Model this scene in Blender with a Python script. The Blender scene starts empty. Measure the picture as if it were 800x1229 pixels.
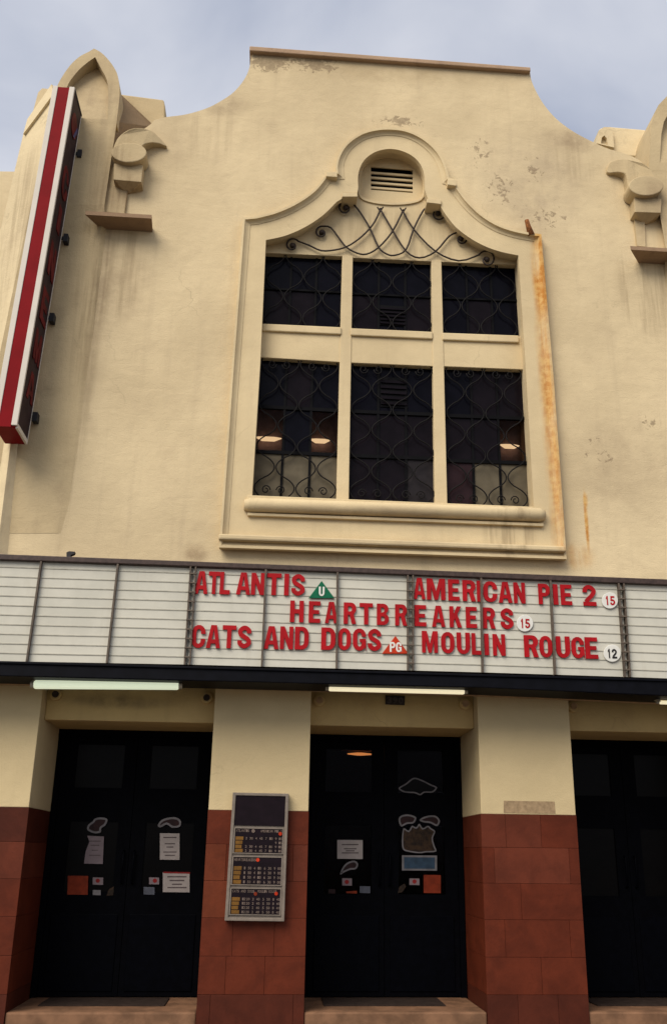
import bpy, bmesh, math, random
from mathutils import Vector, Matrix
from mathutils.geometry import tessellate_polygon
random.seed(7)
R = math.radians
scn = bpy.context.scene
COL = scn.collection

# ------------------------------------------------------------------ camera
F, CX, CY = 1150.0, 420.7, 614.5
PITCH, YAW, ROLL = R(19.76), R(4.43), R(0.64)
CAM = Vector((0.0, -10.5, 1.6))
fw = Vector((math.sin(YAW) * math.cos(PITCH), math.cos(YAW) * math.cos(PITCH), math.sin(PITCH)))
ri = Vector((math.cos(YAW), -math.sin(YAW), 0))
up = ri.cross(fw)
r2 = math.cos(ROLL) * ri + math.sin(ROLL) * up
u2 = -math.sin(ROLL) * ri + math.cos(ROLL) * up
cd = bpy.data.cameras.new('camera')
cd.sensor_fit = 'VERTICAL'
cd.sensor_height = 36.0
cd.lens = F / 1229 * 36.0
cd.shift_x = -(CX - 400) / 1229
cd.clip_end = 2000
cam = bpy.data.objects.new('camera', cd)
M = Matrix((r2, u2, -fw)).transposed().to_4x4()
M.translation = CAM
cam.matrix_world = M
COL.objects.link(cam)
scn.camera = cam

# ------------------------------------------------------------------ light
SUN_DIR = Vector((-0.52, -0.68, 0.80)).normalized()      # towards the sun
w = bpy.data.worlds.new('World')
scn.world = w
w.use_nodes = True
nt = w.node_tree
nt.nodes.clear()
out = nt.nodes.new('ShaderNodeOutputWorld')
bg = nt.nodes.new('ShaderNodeBackground')
bg.inputs['Strength'].default_value = 0.088
sky = nt.nodes.new('ShaderNodeTexSky')
sky.sky_type = 'NISHITA'
sky.sun_disc = False
sky.sun_elevation = math.asin(SUN_DIR.z)
sky.sun_rotation = math.atan2(SUN_DIR.x, SUN_DIR.y)
sky.air_density = 1.0
sky.dust_density = 2.0
tc = nt.nodes.new('ShaderNodeTexCoord')
mp = nt.nodes.new('ShaderNodeMapping')
mp.inputs['Scale'].default_value = (1.0, 1.0, 1.7)
mp.inputs['Location'].default_value = (0.35, 0.1, 0.0)
n1 = nt.nodes.new('ShaderNodeTexNoise')
n1.inputs['Scale'].default_value = 2.0
n1.inputs['Detail'].default_value = 6
n1.inputs['Roughness'].default_value = 0.48
n1.inputs['Distortion'].default_value = 0.4
cr = nt.nodes.new('ShaderNodeValToRGB')
cr.color_ramp.elements[0].position = 0.36
cr.color_ramp.elements[0].color = (3.7, 4.05, 5.0, 1)
cr.color_ramp.elements[1].position = 0.62
cr.color_ramp.elements[1].color = (7.4, 7.45, 7.8, 1)
mx = nt.nodes.new('ShaderNodeMix')
mx.data_type = 'RGBA'
mx.inputs[0].default_value = 0.86
nt.links.new(tc.outputs['Generated'], mp.inputs['Vector'])
nt.links.new(mp.outputs['Vector'], n1.inputs['Vector'])
nt.links.new(n1.outputs['Fac'], cr.inputs['Fac'])
nt.links.new(sky.outputs['Color'], mx.inputs[6])
nt.links.new(cr.outputs['Color'], mx.inputs[7])
nt.links.new(mx.outputs[2], bg.inputs['Color'])
nt.links.new(bg.outputs['Background'], out.inputs['Surface'])

sl = bpy.data.lights.new('sun', 'SUN')
sl.energy = 2.5
sl.angle = R(42)
sl.color = (1.0, 0.92, 0.80)
so = bpy.data.objects.new('sun', sl)
so.rotation_euler = (-SUN_DIR).to_track_quat('-Z', 'Y').to_euler()
so.location = (-8, -8, 20)
COL.objects.link(so)
vs = scn.view_settings
scn.display_settings.display_device = 'sRGB'
vs.view_transform = 'Standard'
vs.look = 'None'
vs.exposure = 0.52
vs.gamma = 1.0
scn.render.filter_size = 1.9

# ------------------------------------------------------------------ helpers
def at(px, py, Y=0.0):
    """the point of the plane y = Y seen at that place of the 800 x 1229 photograph"""
    d = fw + (px - CX) / F * r2 - (py - CY) / F * u2
    return CAM + d * ((Y - CAM.y) / d.y)

def at_plane(px, py, P, n):
    d = fw + (px - CX) / F * r2 - (py - CY) / F * u2
    return CAM + d * ((P - CAM).dot(n) / d.dot(n))

WORLD = {}                       # world position of every object's origin

def link(name, verts, faces, m, parent=None, smooth=False, origin=None):
    vs_ = [Vector(v) for v in verts]
    lo = Vector([min(v[i] for v in vs_) for i in range(3)])
    hi = Vector([max(v[i] for v in vs_) for i in range(3)])
    c = Vector(origin) if origin is not None else (lo + hi) / 2
    me = bpy.data.meshes.new(name)
    me.from_pydata([v - c for v in vs_], [], faces)
    bm = bmesh.new()
    bm.from_mesh(me)
    bmesh.ops.recalc_face_normals(bm, faces=bm.faces)
    bm.to_mesh(me)
    bm.free()
    if smooth:
        me.polygons.foreach_set('use_smooth', [True] * len(me.polygons))
    me.materials.append(m)
    o = bpy.data.objects.new(name, me)
    COL.objects.link(o)
    put(o, c, parent)
    return o

def put(o, c, parent=None):
    if parent is not None:
        o.parent = parent
        o.location = c - WORLD[parent]
    else:
        o.location = c
    WORLD[o] = Vector(c)

def thing(name, label, cat, loc, group=None):
    o = bpy.data.objects.new(name, None)
    o.empty_display_size = 0.2
    COL.objects.link(o)
    put(o, Vector(loc))
    return tag(o, label, cat, group)

def tag(o, label, cat, group=None):
    o['label'] = label
    o['category'] = cat
    if group:
        o['group'] = group
    return o

def struct(o):
    o['kind'] = 'structure'
    return o

def bevel(o, wd, seg=2):
    b = o.modifiers.new('bevel', 'BEVEL')
    b.width = wd
    b.segments = seg
    b.limit_method = 'ANGLE'
    b.angle_limit = R(40)
    b.use_clamp_overlap = True
    return o

def poly_solid(loops, vec):
    """loops of 3-d points (outer, then holes) in one plane, pushed back by vec"""
    n = sum(len(l) for l in loops)
    flat = [p for l in loops for p in l]
    tris = tessellate_polygon(loops)
    verts = list(flat) + [p + vec for p in flat]
    faces = [tuple(t) for t in tris] + [tuple(i + n for i in reversed(t)) for t in tris]
    k = 0
    for l in loops:
        m_ = len(l)
        for i in range(m_):
            a, b = k + i, k + (i + 1) % m_
            faces.append((a, b, b + n, a + n))
        k += m_
    return verts, faces

def dissolve(o):
    bm = bmesh.new()
    bm.from_mesh(o.data)
    bmesh.ops.dissolve_limit(bm, angle_limit=R(1), verts=bm.verts, edges=bm.edges)
    bm.to_mesh(o.data)
    bm.free()

def plate(name, outer, y0, y1, m, parent=None, holes=(), bev=0, origin=None):
    """a slab whose front outline is given in photograph pixels on the plane y = y0"""
    loops = [[at(x, y, y0) for x, y in outer]] + [[at(x, y, y0) for x, y in h] for h in holes]
    return wplate(name, loops, y1 - y0, m, parent, bev, origin)

def wplate(name, loops, th, m, parent=None, bev=0, origin=None):
    v, f = poly_solid([[Vector(p) for p in l] for l in loops], Vector((0, th, 0)))
    o = link(name, v, f, m, parent, origin=origin)
    if bev:
        if len(loops) == 1:
            dissolve(o)
        bevel(o, bev)
    return o

def box(name, a, b, m, parent=None, bev=0):
    x0, y0, z0 = [min(a[i], b[i]) for i in range(3)]
    x1, y1, z1 = [max(a[i], b[i]) for i in range(3)]
    v = [(x, y, z) for x in (x0, x1) for y in (y0, y1) for z in (z0, z1)]
    f = [(0, 1, 3, 2), (4, 6, 7, 5), (0, 4, 5, 1), (2, 3, 7, 6), (0, 2, 6, 4), (1, 5, 7, 3)]
    o = link(name, v, f, m, parent)
    if bev:
        bevel(o, bev)
    return o

def spline(pts, n=6, closed=False):
    pts = [Vector(p) for p in pts]
    N = len(pts)
    res = []
    for i in range(N if closed else N - 1):
        if closed:
            p0, p1, p2, p3 = pts[i - 1], pts[i], pts[(i + 1) % N], pts[(i + 2) % N]
        else:
            p0, p1, p2, p3 = pts[max(i - 1, 0)], pts[i], pts[i + 1], pts[min(i + 2, N - 1)]
        for k in range(n):
            t = k / n
            res.append(0.5 * ((2 * p1) + (p2 - p0) * t + (2 * p0 - 5 * p1 + 4 * p2 - p3) * t * t
                              + (3 * p1 - p0 - 3 * p2 + p3) * t ** 3))
    if not closed:
        res.append(pts[-1])
    return res

def tube_data(pts, rad, sides=6, V=None, Fc=None):
    V = [] if V is None else V
    Fc = [] if Fc is None else Fc
    pts = [Vector(p) for p in pts]
    base = len(V)
    n = len(pts)
    for i, p in enumerate(pts):
        t = (pts[min(i + 1, n - 1)] - pts[max(i - 1, 0)]).normalized()
        a = Vector((0, 1, 0))
        if abs(t.dot(a)) > 0.9:
            a = Vector((1, 0, 0))
        s = t.cross(a).normalized()
        q = s.cross(t).normalized()
        rr = rad[i] if isinstance(rad, (list, tuple)) else rad
        for k in range(sides):
            an = 2 * math.pi * k / sides
            V.append(p + s * (math.cos(an) * rr) + q * (math.sin(an) * rr))
    for i in range(n - 1):
        for k in range(sides):
            a = base + i * sides + k
            b = base + i * sides + (k + 1) % sides
            Fc.append((a, b, b + sides, a + sides))
    Fc.append(tuple(base + k for k in range(sides)))
    Fc.append(tuple(base + (n - 1) * sides + k for k in range(sides)))
    return V, Fc

def ellipse(cx, cy, rx, ry, n=28, a0=0):
    return [(cx + rx * math.cos(a0 + 2 * math.pi * k / n), cy + ry * math.sin(a0 + 2 * math.pi * k / n)) for k in range(n)]

def inset(poly, d):
    """push a pixel outline inwards by d pixels"""
    n = len(poly)
    P = [Vector(p) for p in poly]
    area = sum(P[i].x * P[(i + 1) % n].y - P[(i + 1) % n].x * P[i].y for i in range(n))
    s = 1 if area > 0 else -1
    res = []
    for i in range(n):
        e1 = (P[i] - P[i - 1]).normalized()
        e2 = (P[(i + 1) % n] - P[i]).normalized()
        n1_, n2_ = Vector((-e1.y, e1.x)) * s, Vector((-e2.y, e2.x)) * s
        b = n1_ + n2_
        if b.length < 1e-4:
            b = n1_
        b.normalize()
        res.append(P[i] + b * (d / max(0.5, b.dot(n1_))))
    return [(p.x, p.y) for p in res]

# ------------------------------------------------------------------ materials
class N:
    """small node helper"""
    def __init__(s, name):
        s.m = bpy.data.materials.new(name)
        s.m.use_nodes = True
        s.t = s.m.node_tree
        s.p = s.t.nodes['Principled BSDF']
        s.out = s.t.nodes['Material Output']
    def new(s, k, **kw):
        n = s.t.nodes.new(k)
        for a, b in kw.items():
            setattr(n, a, b)
        return n
    def set(s, sock, v):
        if hasattr(v, 'links') or isinstance(v, bpy.types.NodeSocket):
            s.t.links.new(v, sock)
        else:
            sock.default_value = v
    def math(s, op, a, b=None, c=None, clamp=False):
        n = s.new('ShaderNodeMath', operation=op)
        n.use_clamp = clamp
        s.set(n.inputs[0], a)
        if b is not None:
            s.set(n.inputs[1], b)
        if c is not None:
            s.set(n.inputs[2], c)
        return n.outputs[0]
    def step(s, v, lo, hi):
        n = s.new('ShaderNodeMapRange', interpolation_type='SMOOTHSTEP')
        s.set(n.inputs[0], v)
        n.inputs[1].default_value = lo
        n.inputs[2].default_value = hi
        return n.outputs[0]
    def mix(s, f, a, b, mode='MIX'):
        n = s.new('ShaderNodeMix', data_type='RGBA', blend_type=mode)
        s.set(n.inputs[0], f)
        for k, v in ((6, a), (7, b)):
            s.set(n.inputs[k], v if isinstance(v, bpy.types.NodeSocket) else (*v, 1.0))
        return n.outputs[2]
    def noise(s, scale, detail=4, rough=0.55, vec=None, dist=0.0):
        n = s.new('ShaderNodeTexNoise')
        n.inputs['Scale'].default_value = scale
        n.inputs['Detail'].default_value = detail
        n.inputs['Roughness'].default_value = rough
        n.inputs['Distortion'].default_value = dist
        s.t.links.new(vec if vec is not None else s.pos(), n.inputs['Vector'])
        return n.outputs['Fac']
    def pos(s):
        if not hasattr(s, '_p'):
            s._p = s.new('ShaderNodeNewGeometry').outputs['Position']
        return s._p
    def xyz(s):
        if not hasattr(s, '_x'):
            n = s.new('ShaderNodeSeparateXYZ')
            s.t.links.new(s.pos(), n.inputs[0])
            s._x = n.outputs
        return s._x
    def stretch(s, sx, sy, sz):
        n = s.new('ShaderNodeVectorMath', operation='MULTIPLY')
        s.t.links.new(s.pos(), n.inputs[0])
        n.inputs[1].default_value = (sx, sy, sz)
        return n.outputs[0]
    def blob(s, px, py, rx, ry):
        """soft oval mask (photograph pixels on the wall plane)"""
        c = at(px, py, 0)
        rx_, rz_ = rx / 105.0, ry / 90.0
        x, y, z = s.xyz()
        a = s.math('DIVIDE', s.math('SUBTRACT', x, c.x), rx_)
        b = s.math('DIVIDE', s.math('SUBTRACT', z, c.z), rz_)
        d = s.math('SQRT', s.math('ADD', s.math('MULTIPLY', a, a), s.math('MULTIPLY', b, b)))
        return s.math('SUBTRACT', 1.0, d, clamp=True)
    def bump(s, h, strength, dist):
        n = s.new('ShaderNodeBump')
        n.inputs['Strength'].default_value = strength
        n.inputs['Distance'].default_value = dist
        s.t.links.new(h, n.inputs['Height'])
        s.t.links.new(n.outputs['Normal'], s.p.inputs['Normal'])
    def done(s, col, rough=0.8, spec=0.3, metal=0.0):
        s.set(s.p.inputs['Base Color'], col if isinstance(col, bpy.types.NodeSocket) else (*col, 1.0))
        s.set(s.p.inputs['Roughness'], rough)
        s.p.inputs['Specular IOR Level'].default_value = spec
        s.p.inputs['Metallic'].default_value = metal
        return s.m

CREAM = (0.64, 0.518, 0.322)

def stucco(name, base=CREAM, peels=(), stains=(), streaks=(), rust=(), dirt=0.5, bumpy=1.0):
    g = N(name)
    big = g.noise(0.55, 5, 0.6)
    mid = g.noise(2.6, 6, 0.62, dist=0.3)
    fine = g.noise(38, 4, 0.6)
    col = g.mix(g.step(big, 0.32, 0.7), tuple(c * f for c, f in zip(base, (0.86, 0.85, 0.84))), tuple(min(c * 1.06, 0.9) for c in base))
    col = g.mix(g.math('MULTIPLY', g.step(mid, 0.5, 0.72), 0.28 * dirt * 2), col, tuple(c * f for c, f in zip(base, (0.72, 0.69, 0.70))))
    drip = g.noise(1.0, 5, 0.6, vec=g.stretch(5.0, 5.0, 0.35))
    col = g.mix(g.math('MULTIPLY', g.step(drip, 0.52, 0.75), 0.30 * dirt * 2), col, tuple(c * f for c, f in zip(base, (0.66, 0.64, 0.66))))
    col = g.mix(g.math('MULTIPLY', g.math('SUBTRACT', fine, 0.5), 0.5), col, tuple(c * 0.75 for c in base))
    for (px, py, rx, ry, k, c) in stains:
        f = g.math('MULTIPLY', g.step(g.blob(px, py, rx, ry), 0.0, 0.8), g.math('MULTIPLY', g.math('ADD', g.step(g.noise(3.0, 6, 0.65), 0.3, 0.7), 0.35), k, clamp=True), clamp=True)
        col = g.mix(f, col, c)
    for (px, py, rx, ry, k) in streaks:
        d = g.noise(1.0, 4, 0.6, vec=g.stretch(9.0, 9.0, 0.5))
        f = g.math('MULTIPLY', g.step(g.blob(px, py, rx, ry), 0.0, 0.5), g.math('MULTIPLY', g.step(d, 0.42, 0.66), k), clamp=True)
        col = g.mix(f, col, (0.20, 0.135, 0.075))
    if peels:
        pn = g.noise(10.0, 9, 0.72, dist=0.6)
        pc = g.mix(g.step(g.noise(25, 4, 0.6), 0.35, 0.65), (0.13, 0.085, 0.05), (0.25, 0.18, 0.115))
        for (px, py, rx, ry, th) in peels:
            f = g.step(g.math('ADD', pn, g.math('MULTIPLY', g.blob(px, py, rx, ry), 0.24)), th, th + 0.035)
            f = g.math('MULTIPLY', f, g.math('MULTIPLY', g.step(g.blob(px, py, rx, ry), 0.02, 0.25), 0.60))
            col = g.mix(f, col, pc)
    for (px, py, rx, ry, k) in rust:
        f = g.math('MULTIPLY', g.step(g.blob(px, py, rx, ry), 0.0, 0.7), g.math('MULTIPLY', g.math('ADD', g.step(g.noise(1.0, 5, 0.65, vec=g.stretch(8, 8, 1.1)), 0.3, 0.62), 0.25), k), clamp=True)
        col = g.mix(f, col, g.mix(g.step(g.noise(12, 4, 0.6), 0.35, 0.65), (0.60, 0.37, 0.13), (0.46, 0.20, 0.045)))
    wv = g.new('ShaderNodeVectorMath', operation='ADD')
    g.t.links.new(g.pos(), wv.inputs[0])
    nv = g.new('ShaderNodeTexNoise')
    nv.inputs['Scale'].default_value = 1.7
    nv.inputs['Detail'].default_value = 5
    g.t.links.new(g.pos(), nv.inputs['Vector'])
    g.t.links.new(nv.outputs['Color'], wv.inputs[1])
    vo = g.new('ShaderNodeTexVoronoi', feature='DISTANCE_TO_EDGE')
    vo.inputs['Scale'].default_value = 0.55
    g.t.links.new(wv.outputs[0], vo.inputs['Vector'])
    ck = g.math('MULTIPLY', g.math('SUBTRACT', 1.0, g.step(vo.outputs['Distance'], 0.001, 0.006)), g.math('MULTIPLY', g.step(g.noise(0.9, 3, 0.5), 0.5, 0.65), 0.35 * min(bumpy, 1.0)))
    col = g.mix(ck, col, tuple(c * 0.5 for c in base))
    h = g.math('ADD', g.math('MULTIPLY', g.noise(60, 3, 0.6), 0.35), g.math('MULTIPLY', g.noise(5.5, 4, 0.5), 0.9))
    tr_ = g.noise(2.2, 5, 0.6, vec=g.stretch(1.0, 1.0, 3.2), dist=0.8)
    h = g.math('ADD', h, g.math('MULTIPLY', tr_, 0.4))
    g.bump(h, 0.38 * bumpy, 0.03)
    return g.done(col, 0.88, 0.15)

GREYB = (0.27, 0.195, 0.125)
M_wall = stucco('facade_stucco',
    peels=[(325, 72, 40, 24, 0.56), (378, 76, 44, 20, 0.58), (478, 146, 50, 12, 0.63), (640, 205, 38, 45, 0.725),
           (655, 262, 70, 45, 0.725), (575, 180, 40, 50, 0.73), (720, 545, 60, 60, 0.76), (780, 510, 50, 30, 0.75), (30, 585, 20, 26, 0.73), (600, 225, 40, 60, 0.715)],
    stains=[(110, 330, 45, 260, 0.40, GREYB), (205, 165, 60, 60, 0.25, GREYB), (640, 220, 110, 110, 0.30, (0.30, 0.23, 0.17)),
            (480, 85, 260, 30, 0.35, (0.34, 0.25, 0.14)), (235, 665, 20, 16, 0.6, (0.25, 0.17, 0.10)), (740, 560, 90, 90, 0.25, GREYB),
            (690, 168, 70, 26, 0.5, (0.30, 0.22, 0.14)), (270, 125, 45, 26, 0.45, (0.30, 0.22, 0.14)), (145, 345, 60, 90, 0.3, GREYB)],
    streaks=[(95, 420, 30, 260, 0.42), (140, 320, 45, 90, 0.40), (772, 350, 45, 80, 0.4), (640, 330, 20, 50, 0.3), (250, 160, 60, 50, 0.16), (690, 190, 60, 45, 0.20)],
    rust=[(703, 625, 3.5, 46, 0.9), (702, 600, 4, 12, 1.6), (690, 668, 30, 20, 0.4)])
M_trim = stucco('moulded_stucco', base=(0.64, 0.515, 0.312), dirt=0.35, bumpy=0.6,
    stains=[(455, 622, 200, 12, 0.35, GREYB), (470, 655, 230, 10, 0.3, GREYB)],
    streaks=[(610, 640, 40, 40, 0.5), (470, 285, 120, 60, 0.25)],
    rust=[(643, 278, 12, 24, 1.4), (646, 330, 15, 90, 1.1), (652, 430, 15, 130, 0.6), (660, 530, 15, 130, 0.65), (669, 630, 15, 60, 0.7), (638, 270, 18, 14, 1.0)])
M_orn = stucco('ornament_stucco', base=(0.53, 0.42, 0.25), dirt=0.8,
    stains=[(110, 120, 60, 60, 0.35, GREYB), (150, 235, 50, 50, 0.4, (0.26, 0.18, 0.11)), (780, 260, 50, 60, 0.4, (0.26, 0.18, 0.11))],
    streaks=[(125, 300, 40, 240, 0.45), (152, 240, 30, 30, 0.6)])
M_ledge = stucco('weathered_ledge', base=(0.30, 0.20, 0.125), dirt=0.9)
M_pale = stucco('pale_stucco', base=(0.70, 0.58, 0.37), dirt=0.6, streaks=[(20, 300, 60, 200, 0.35)])  # lighter base colour for the left flank and the right ridge
M_pier = stucco('pier_stucco', base=(0.62, 0.495, 0.285), dirt=0.25, bumpy=0.7,
    stains=[(634, 968, 34, 12, 0.0, GREYB)])
M_lintel = stucco('lintel_stucco', base=(0.58, 0.42, 0.19), dirt=0.6,
    stains=[(140, 838, 80, 10, 0.8, (0.2, 0.15, 0.08))])
M_dark_stucco = stucco('dark_stucco', base=(0.26, 0.18, 0.105), dirt=0.9)  # darker base colour, used on the left saddle only
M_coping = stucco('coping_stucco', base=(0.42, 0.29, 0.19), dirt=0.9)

def simple(name, col, rough=0.6, spec=0.3, metal=0.0, var=0.25, scale=14.0, bump_=0.0):
    g = N(name)
    n = g.noise(scale, 5, 0.6)
    c = g.mix(g.step(n, 0.3, 0.72), tuple(v * (1 - var) for v in col), tuple(min(v * (1 + var * 0.6), 1) for v in col))
    if bump_:
        g.bump(g.noise(scale * 4, 4, 0.6), bump_, 0.01)
    return g.done(c, rough, spec, metal)

def tile_mat(name, col, var=0.3):
    g = N(name)
    info = g.new('ShaderNodeObjectInfo').outputs['Random']
    a = g.noise(3.2, 6, 0.65, dist=0.4)
    b = g.noise(22, 5, 0.6)
    c = g.mix(g.step(a, 0.3, 0.7), tuple(v * (1 - var) for v in col), tuple(v * 1.12 for v in col))
    c = g.mix(g.math('MULTIPLY', g.step(b, 0.55, 0.75), 0.35), c, tuple(v * 0.55 for v in col))
    c = g.mix(g.math('MULTIPLY', info, 0.35), c, tuple(v * 0.62 for v in col))
    g.bump(b, 0.25, 0.008)
    return g.done(c, 0.6, 0.14)

M_tile = tile_mat('red_terracotta', (0.108, 0.0200, 0.0075))
M_tile_pale = tile_mat('faded_terracotta', (0.122, 0.027, 0.0125))
M_tile_orange = tile_mat('orange_terracotta', (0.140, 0.031, 0.012))
M_tile_dark = tile_mat('dark_plinth_tile', (0.075, 0.016, 0.0075))
M_step = simple('worn_step_stone', (0.19, 0.10, 0.055), 0.8, 0.2, var=0.35, scale=5, bump_=0.3)
M_mat = simple('doormat_fibre', (0.03, 0.02, 0.016), 0.95, 0.1)
M_door = simple('black_door_paint', (0.0012, 0.0013, 0.0024), 0.6, 0.03, var=0.3)
M_kick = simple('black_kick_panel', (0.0011, 0.0013, 0.0026), 0.5, 0.03, var=0.3)
M_grille = simple('blackened_iron', (0.011, 0.010, 0.010), 0.7, 0.1)
M_handle = simple('dull_brass', (0.10, 0.075, 0.05), 0.45, 0.4, 0.6)
M_iron = simple('wrought_iron', (0.035, 0.022, 0.016), 0.65, 0.3, 0.0, var=0.5, scale=30)
M_rust = simple('rusted_iron', (0.22, 0.085, 0.03), 0.85, 0.1, 0.0, var=0.5, scale=40)
M_bar = simple('black_glazing_bar', (0.003, 0.003, 0.004), 0.7, 0.08)
M_sign_bar = simple('brown_sign_frame', (0.055, 0.034, 0.028), 0.55, 0.3, var=0.35, scale=20)
M_fascia = simple('navy_fascia', (0.003, 0.0032, 0.0055), 0.5, 0.08, var=0.35, scale=9)
M_under = simple('brown_soffit_board', (0.42, 0.27, 0.15), 0.8, 0.2, var=0.3)
M_rail = simple('letter_rail', (0.42, 0.40, 0.33), 0.5, 0.2, var=0.15)
M_div = simple('panel_divider', (0.10, 0.075, 0.055), 0.6, 0.3, var=0.3)
M_letter = simple('red_plastic_letter', (0.36, 0.006, 0.010), 0.5, 0.12, var=0.18, scale=5)
M_green = simple('green_plastic', (0.006, 0.115, 0.055), 0.5, 0.12)
M_orange_red = simple('orange_red_plastic', (0.46, 0.035, 0.010), 0.5, 0.12)
M_white = simple('white_plastic', (0.66, 0.65, 0.60), 0.5, 0.15, var=0.06)
M_black = simple('black_print', (0.02, 0.018, 0.018), 0.6, 0.2)
M_red = simple('red_sign_paint', (0.19, 0.004, 0.007), 0.6, 0.06, var=0.12, scale=3)
M_white_trim = simple('white_sign_trim', (0.62, 0.57, 0.50), 0.6, 0.15, var=0.05, scale=3)
M_side = simple('dark_sign_side', (0.040, 0.024, 0.026), 0.6, 0.08, var=0.3, scale=6)
M_sideletter = simple('red_side_letter', (0.12, 0.010, 0.012), 0.6, 0.1, var=0.35, scale=6)
M_blue = simple('blue_side_stripe', (0.05, 0.05, 0.16), 0.5, 0.3)
M_bracket = simple('black_steel_bracket', (0.018, 0.016, 0.018), 0.6, 0.3)
M_metal = simple('aluminium_frame', (0.20, 0.165, 0.135), 0.55, 0.25, 0.1, var=0.15)
M_board = simple('black_felt_board', (0.008, 0.004, 0.007), 0.85, 0.15)
M_yellow = simple('yellow_strip', (0.16, 0.075, 0.012), 0.6, 0.2)
M_print = simple('white_pin_letters', (0.15, 0.11, 0.09), 0.6, 0.2)
M_paper = simple('white_paper', (0.30, 0.265, 0.25), 0.8, 0.1, var=0.08)
M_paper_pink = simple('pinkish_paper', (0.17, 0.135, 0.145), 0.8, 0.1, var=0.1)
M_paper_grey = simple('grey_blue_paper', (0.075, 0.08, 0.10), 0.8, 0.1)
M_ink = simple('grey_ink', (0.09, 0.07, 0.07), 0.8, 0.1)
M_orange = simple('orange_card', (0.16, 0.022, 0.007), 0.7, 0.15)
M_reddot = simple('red_print', (0.18, 0.015, 0.015), 0.7, 0.1)
M_silver = simple('silver_outline', (0.14, 0.13, 0.135), 0.6, 0.2)
M_dark_print = simple('dark_red_print', (0.018, 0.005, 0.005), 0.6, 0.2, var=0.5)
M_gold_print = simple('gold_print', (0.030, 0.015, 0.006), 0.6, 0.2, var=0.7, scale=20)
M_blue_print = simple('blue_print', (0.022, 0.045, 0.075), 0.6, 0.2)
M_plaque = simple('dark_plaque', (0.022, 0.014, 0.012), 0.5, 0.3)
M_plaque_num = simple('plaque_numerals', (0.075, 0.055, 0.05), 0.5, 0.3)
M_batten = simple('lamp_batten', (0.45, 0.40, 0.30), 0.6, 0.3)
M_interior = simple('dark_interior', (0.05, 0.035, 0.03), 0.9, 0.1)
M_purple = simple('purple_brown_wall', (0.46, 0.33, 0.36), 0.8, 0.1)
M_asphalt = simple('asphalt', (0.05, 0.05, 0.052), 0.9, 0.2, var=0.3, scale=8, bump_=0.4)
M_paving = simple('paving_slab', (0.15, 0.13, 0.115), 0.85, 0.2, var=0.2, scale=6, bump_=0.3)
M_line = simple('yellow_road_paint', (0.55, 0.40, 0.06), 0.8, 0.2)
M_ground = simple('ground_dirt', (0.14, 0.12, 0.09), 0.95, 0.1, var=0.3, scale=0.5)
M_slate = simple('roof_felt', (0.12, 0.11, 0.10), 0.9, 0.1)

def panel_mat():
    g = N('opal_sign_panel')
    n = g.noise(2.2, 4, 0.6)
    s = g.noise(1.0, 4, 0.6, vec=g.stretch(9, 9, 1.2))
    c = g.mix(g.step(n, 0.3, 0.7), (0.50, 0.485, 0.415), (0.58, 0.56, 0.48))
    c = g.mix(g.math('MULTIPLY', g.step(s, 0.55, 0.8), 0.25), c, (0.40, 0.36, 0.28))
    return g.done(c, 0.5, 0.15)
M_panel = panel_mat()

def emit(name, col, st):
    g = N(name)
    g.p.inputs['Base Color'].default_value = (*col, 1)
    g.p.inputs['Emission Color'].default_value = (*col, 1)
    g.p.inputs['Emission Strength'].default_value = st
    return g.m
M_tube = emit('fluorescent_glow', (0.82, 0.90, 0.66), 0.42)
M_tube_warm = emit('warm_fluorescent_glow', (1.0, 0.88, 0.58), 0.50)
M_lobby = emit('warm_lamp_glow', (1.0, 0.42, 0.12), 1.3)
M_room = emit('room_lamp_glow', (1.0, 0.85, 0.52), 1.0)

def opaque_glass(name, col, rough=0.18):
    g = N(name)
    n = g.noise(5, 3, 0.5)
    c = g.mix(g.step(n, 0.3, 0.7), tuple(v * 0.8 for v in col), tuple(v * 1.15 for v in col))
    g.bump(g.noise(9, 2, 0.5), 0.06, 0.02)
    return g.done(c, rough, 0.06)
M_g_navy = opaque_glass('navy_leaded_glass', (0.0035, 0.0033, 0.0060))
M_g_dark = opaque_glass('dark_plum_glass', (0.0075, 0.0055, 0.0075))
M_g_plum = opaque_glass('plum_glass', (0.024, 0.013, 0.015))
M_g_olive = opaque_glass('grey_green_frosted_glass', (0.105, 0.088, 0.060), 0.45)
M_g_slate = opaque_glass('slate_frosted_glass', (0.022, 0.019, 0.021), 0.4)
M_g_door = opaque_glass('dark_door_glass', (0.0014, 0.0010, 0.0010), 0.3)

def clear_glass(name, tint):
    m = bpy.data.materials.new(name)
    m.use_nodes = True
    t = m.node_tree
    t.nodes.clear()
    o = t.nodes.new('ShaderNodeOutputMaterial')
    tr = t.nodes.new('ShaderNodeBsdfTransparent')
    tr.inputs['Color'].default_value = (*tint, 1)
    gl = t.nodes.new('ShaderNodeBsdfGlossy')
    gl.inputs['Roughness'].default_value = 0.1
    gl.inputs['Color'].default_value = (0.10, 0.10, 0.11, 1)
    fr = t.nodes.new('ShaderNodeFresnel')
    fr.inputs['IOR'].default_value = 1.35
    mxs = t.nodes.new('ShaderNodeMixShader')
    t.links.new(fr.outputs[0], mxs.inputs[0])
    t.links.new(tr.outputs[0], mxs.inputs[1])
    t.links.new(gl.outputs[0], mxs.inputs[2])
    t.links.new(mxs.outputs[0], o.inputs['Surface'])
    return m
M_g_clear = clear_glass('tinted_clear_glass', (0.75, 0.66, 0.62))
M_g_lobby = clear_glass('tinted_lobby_glass', (0.55, 0.50, 0.50))

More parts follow.
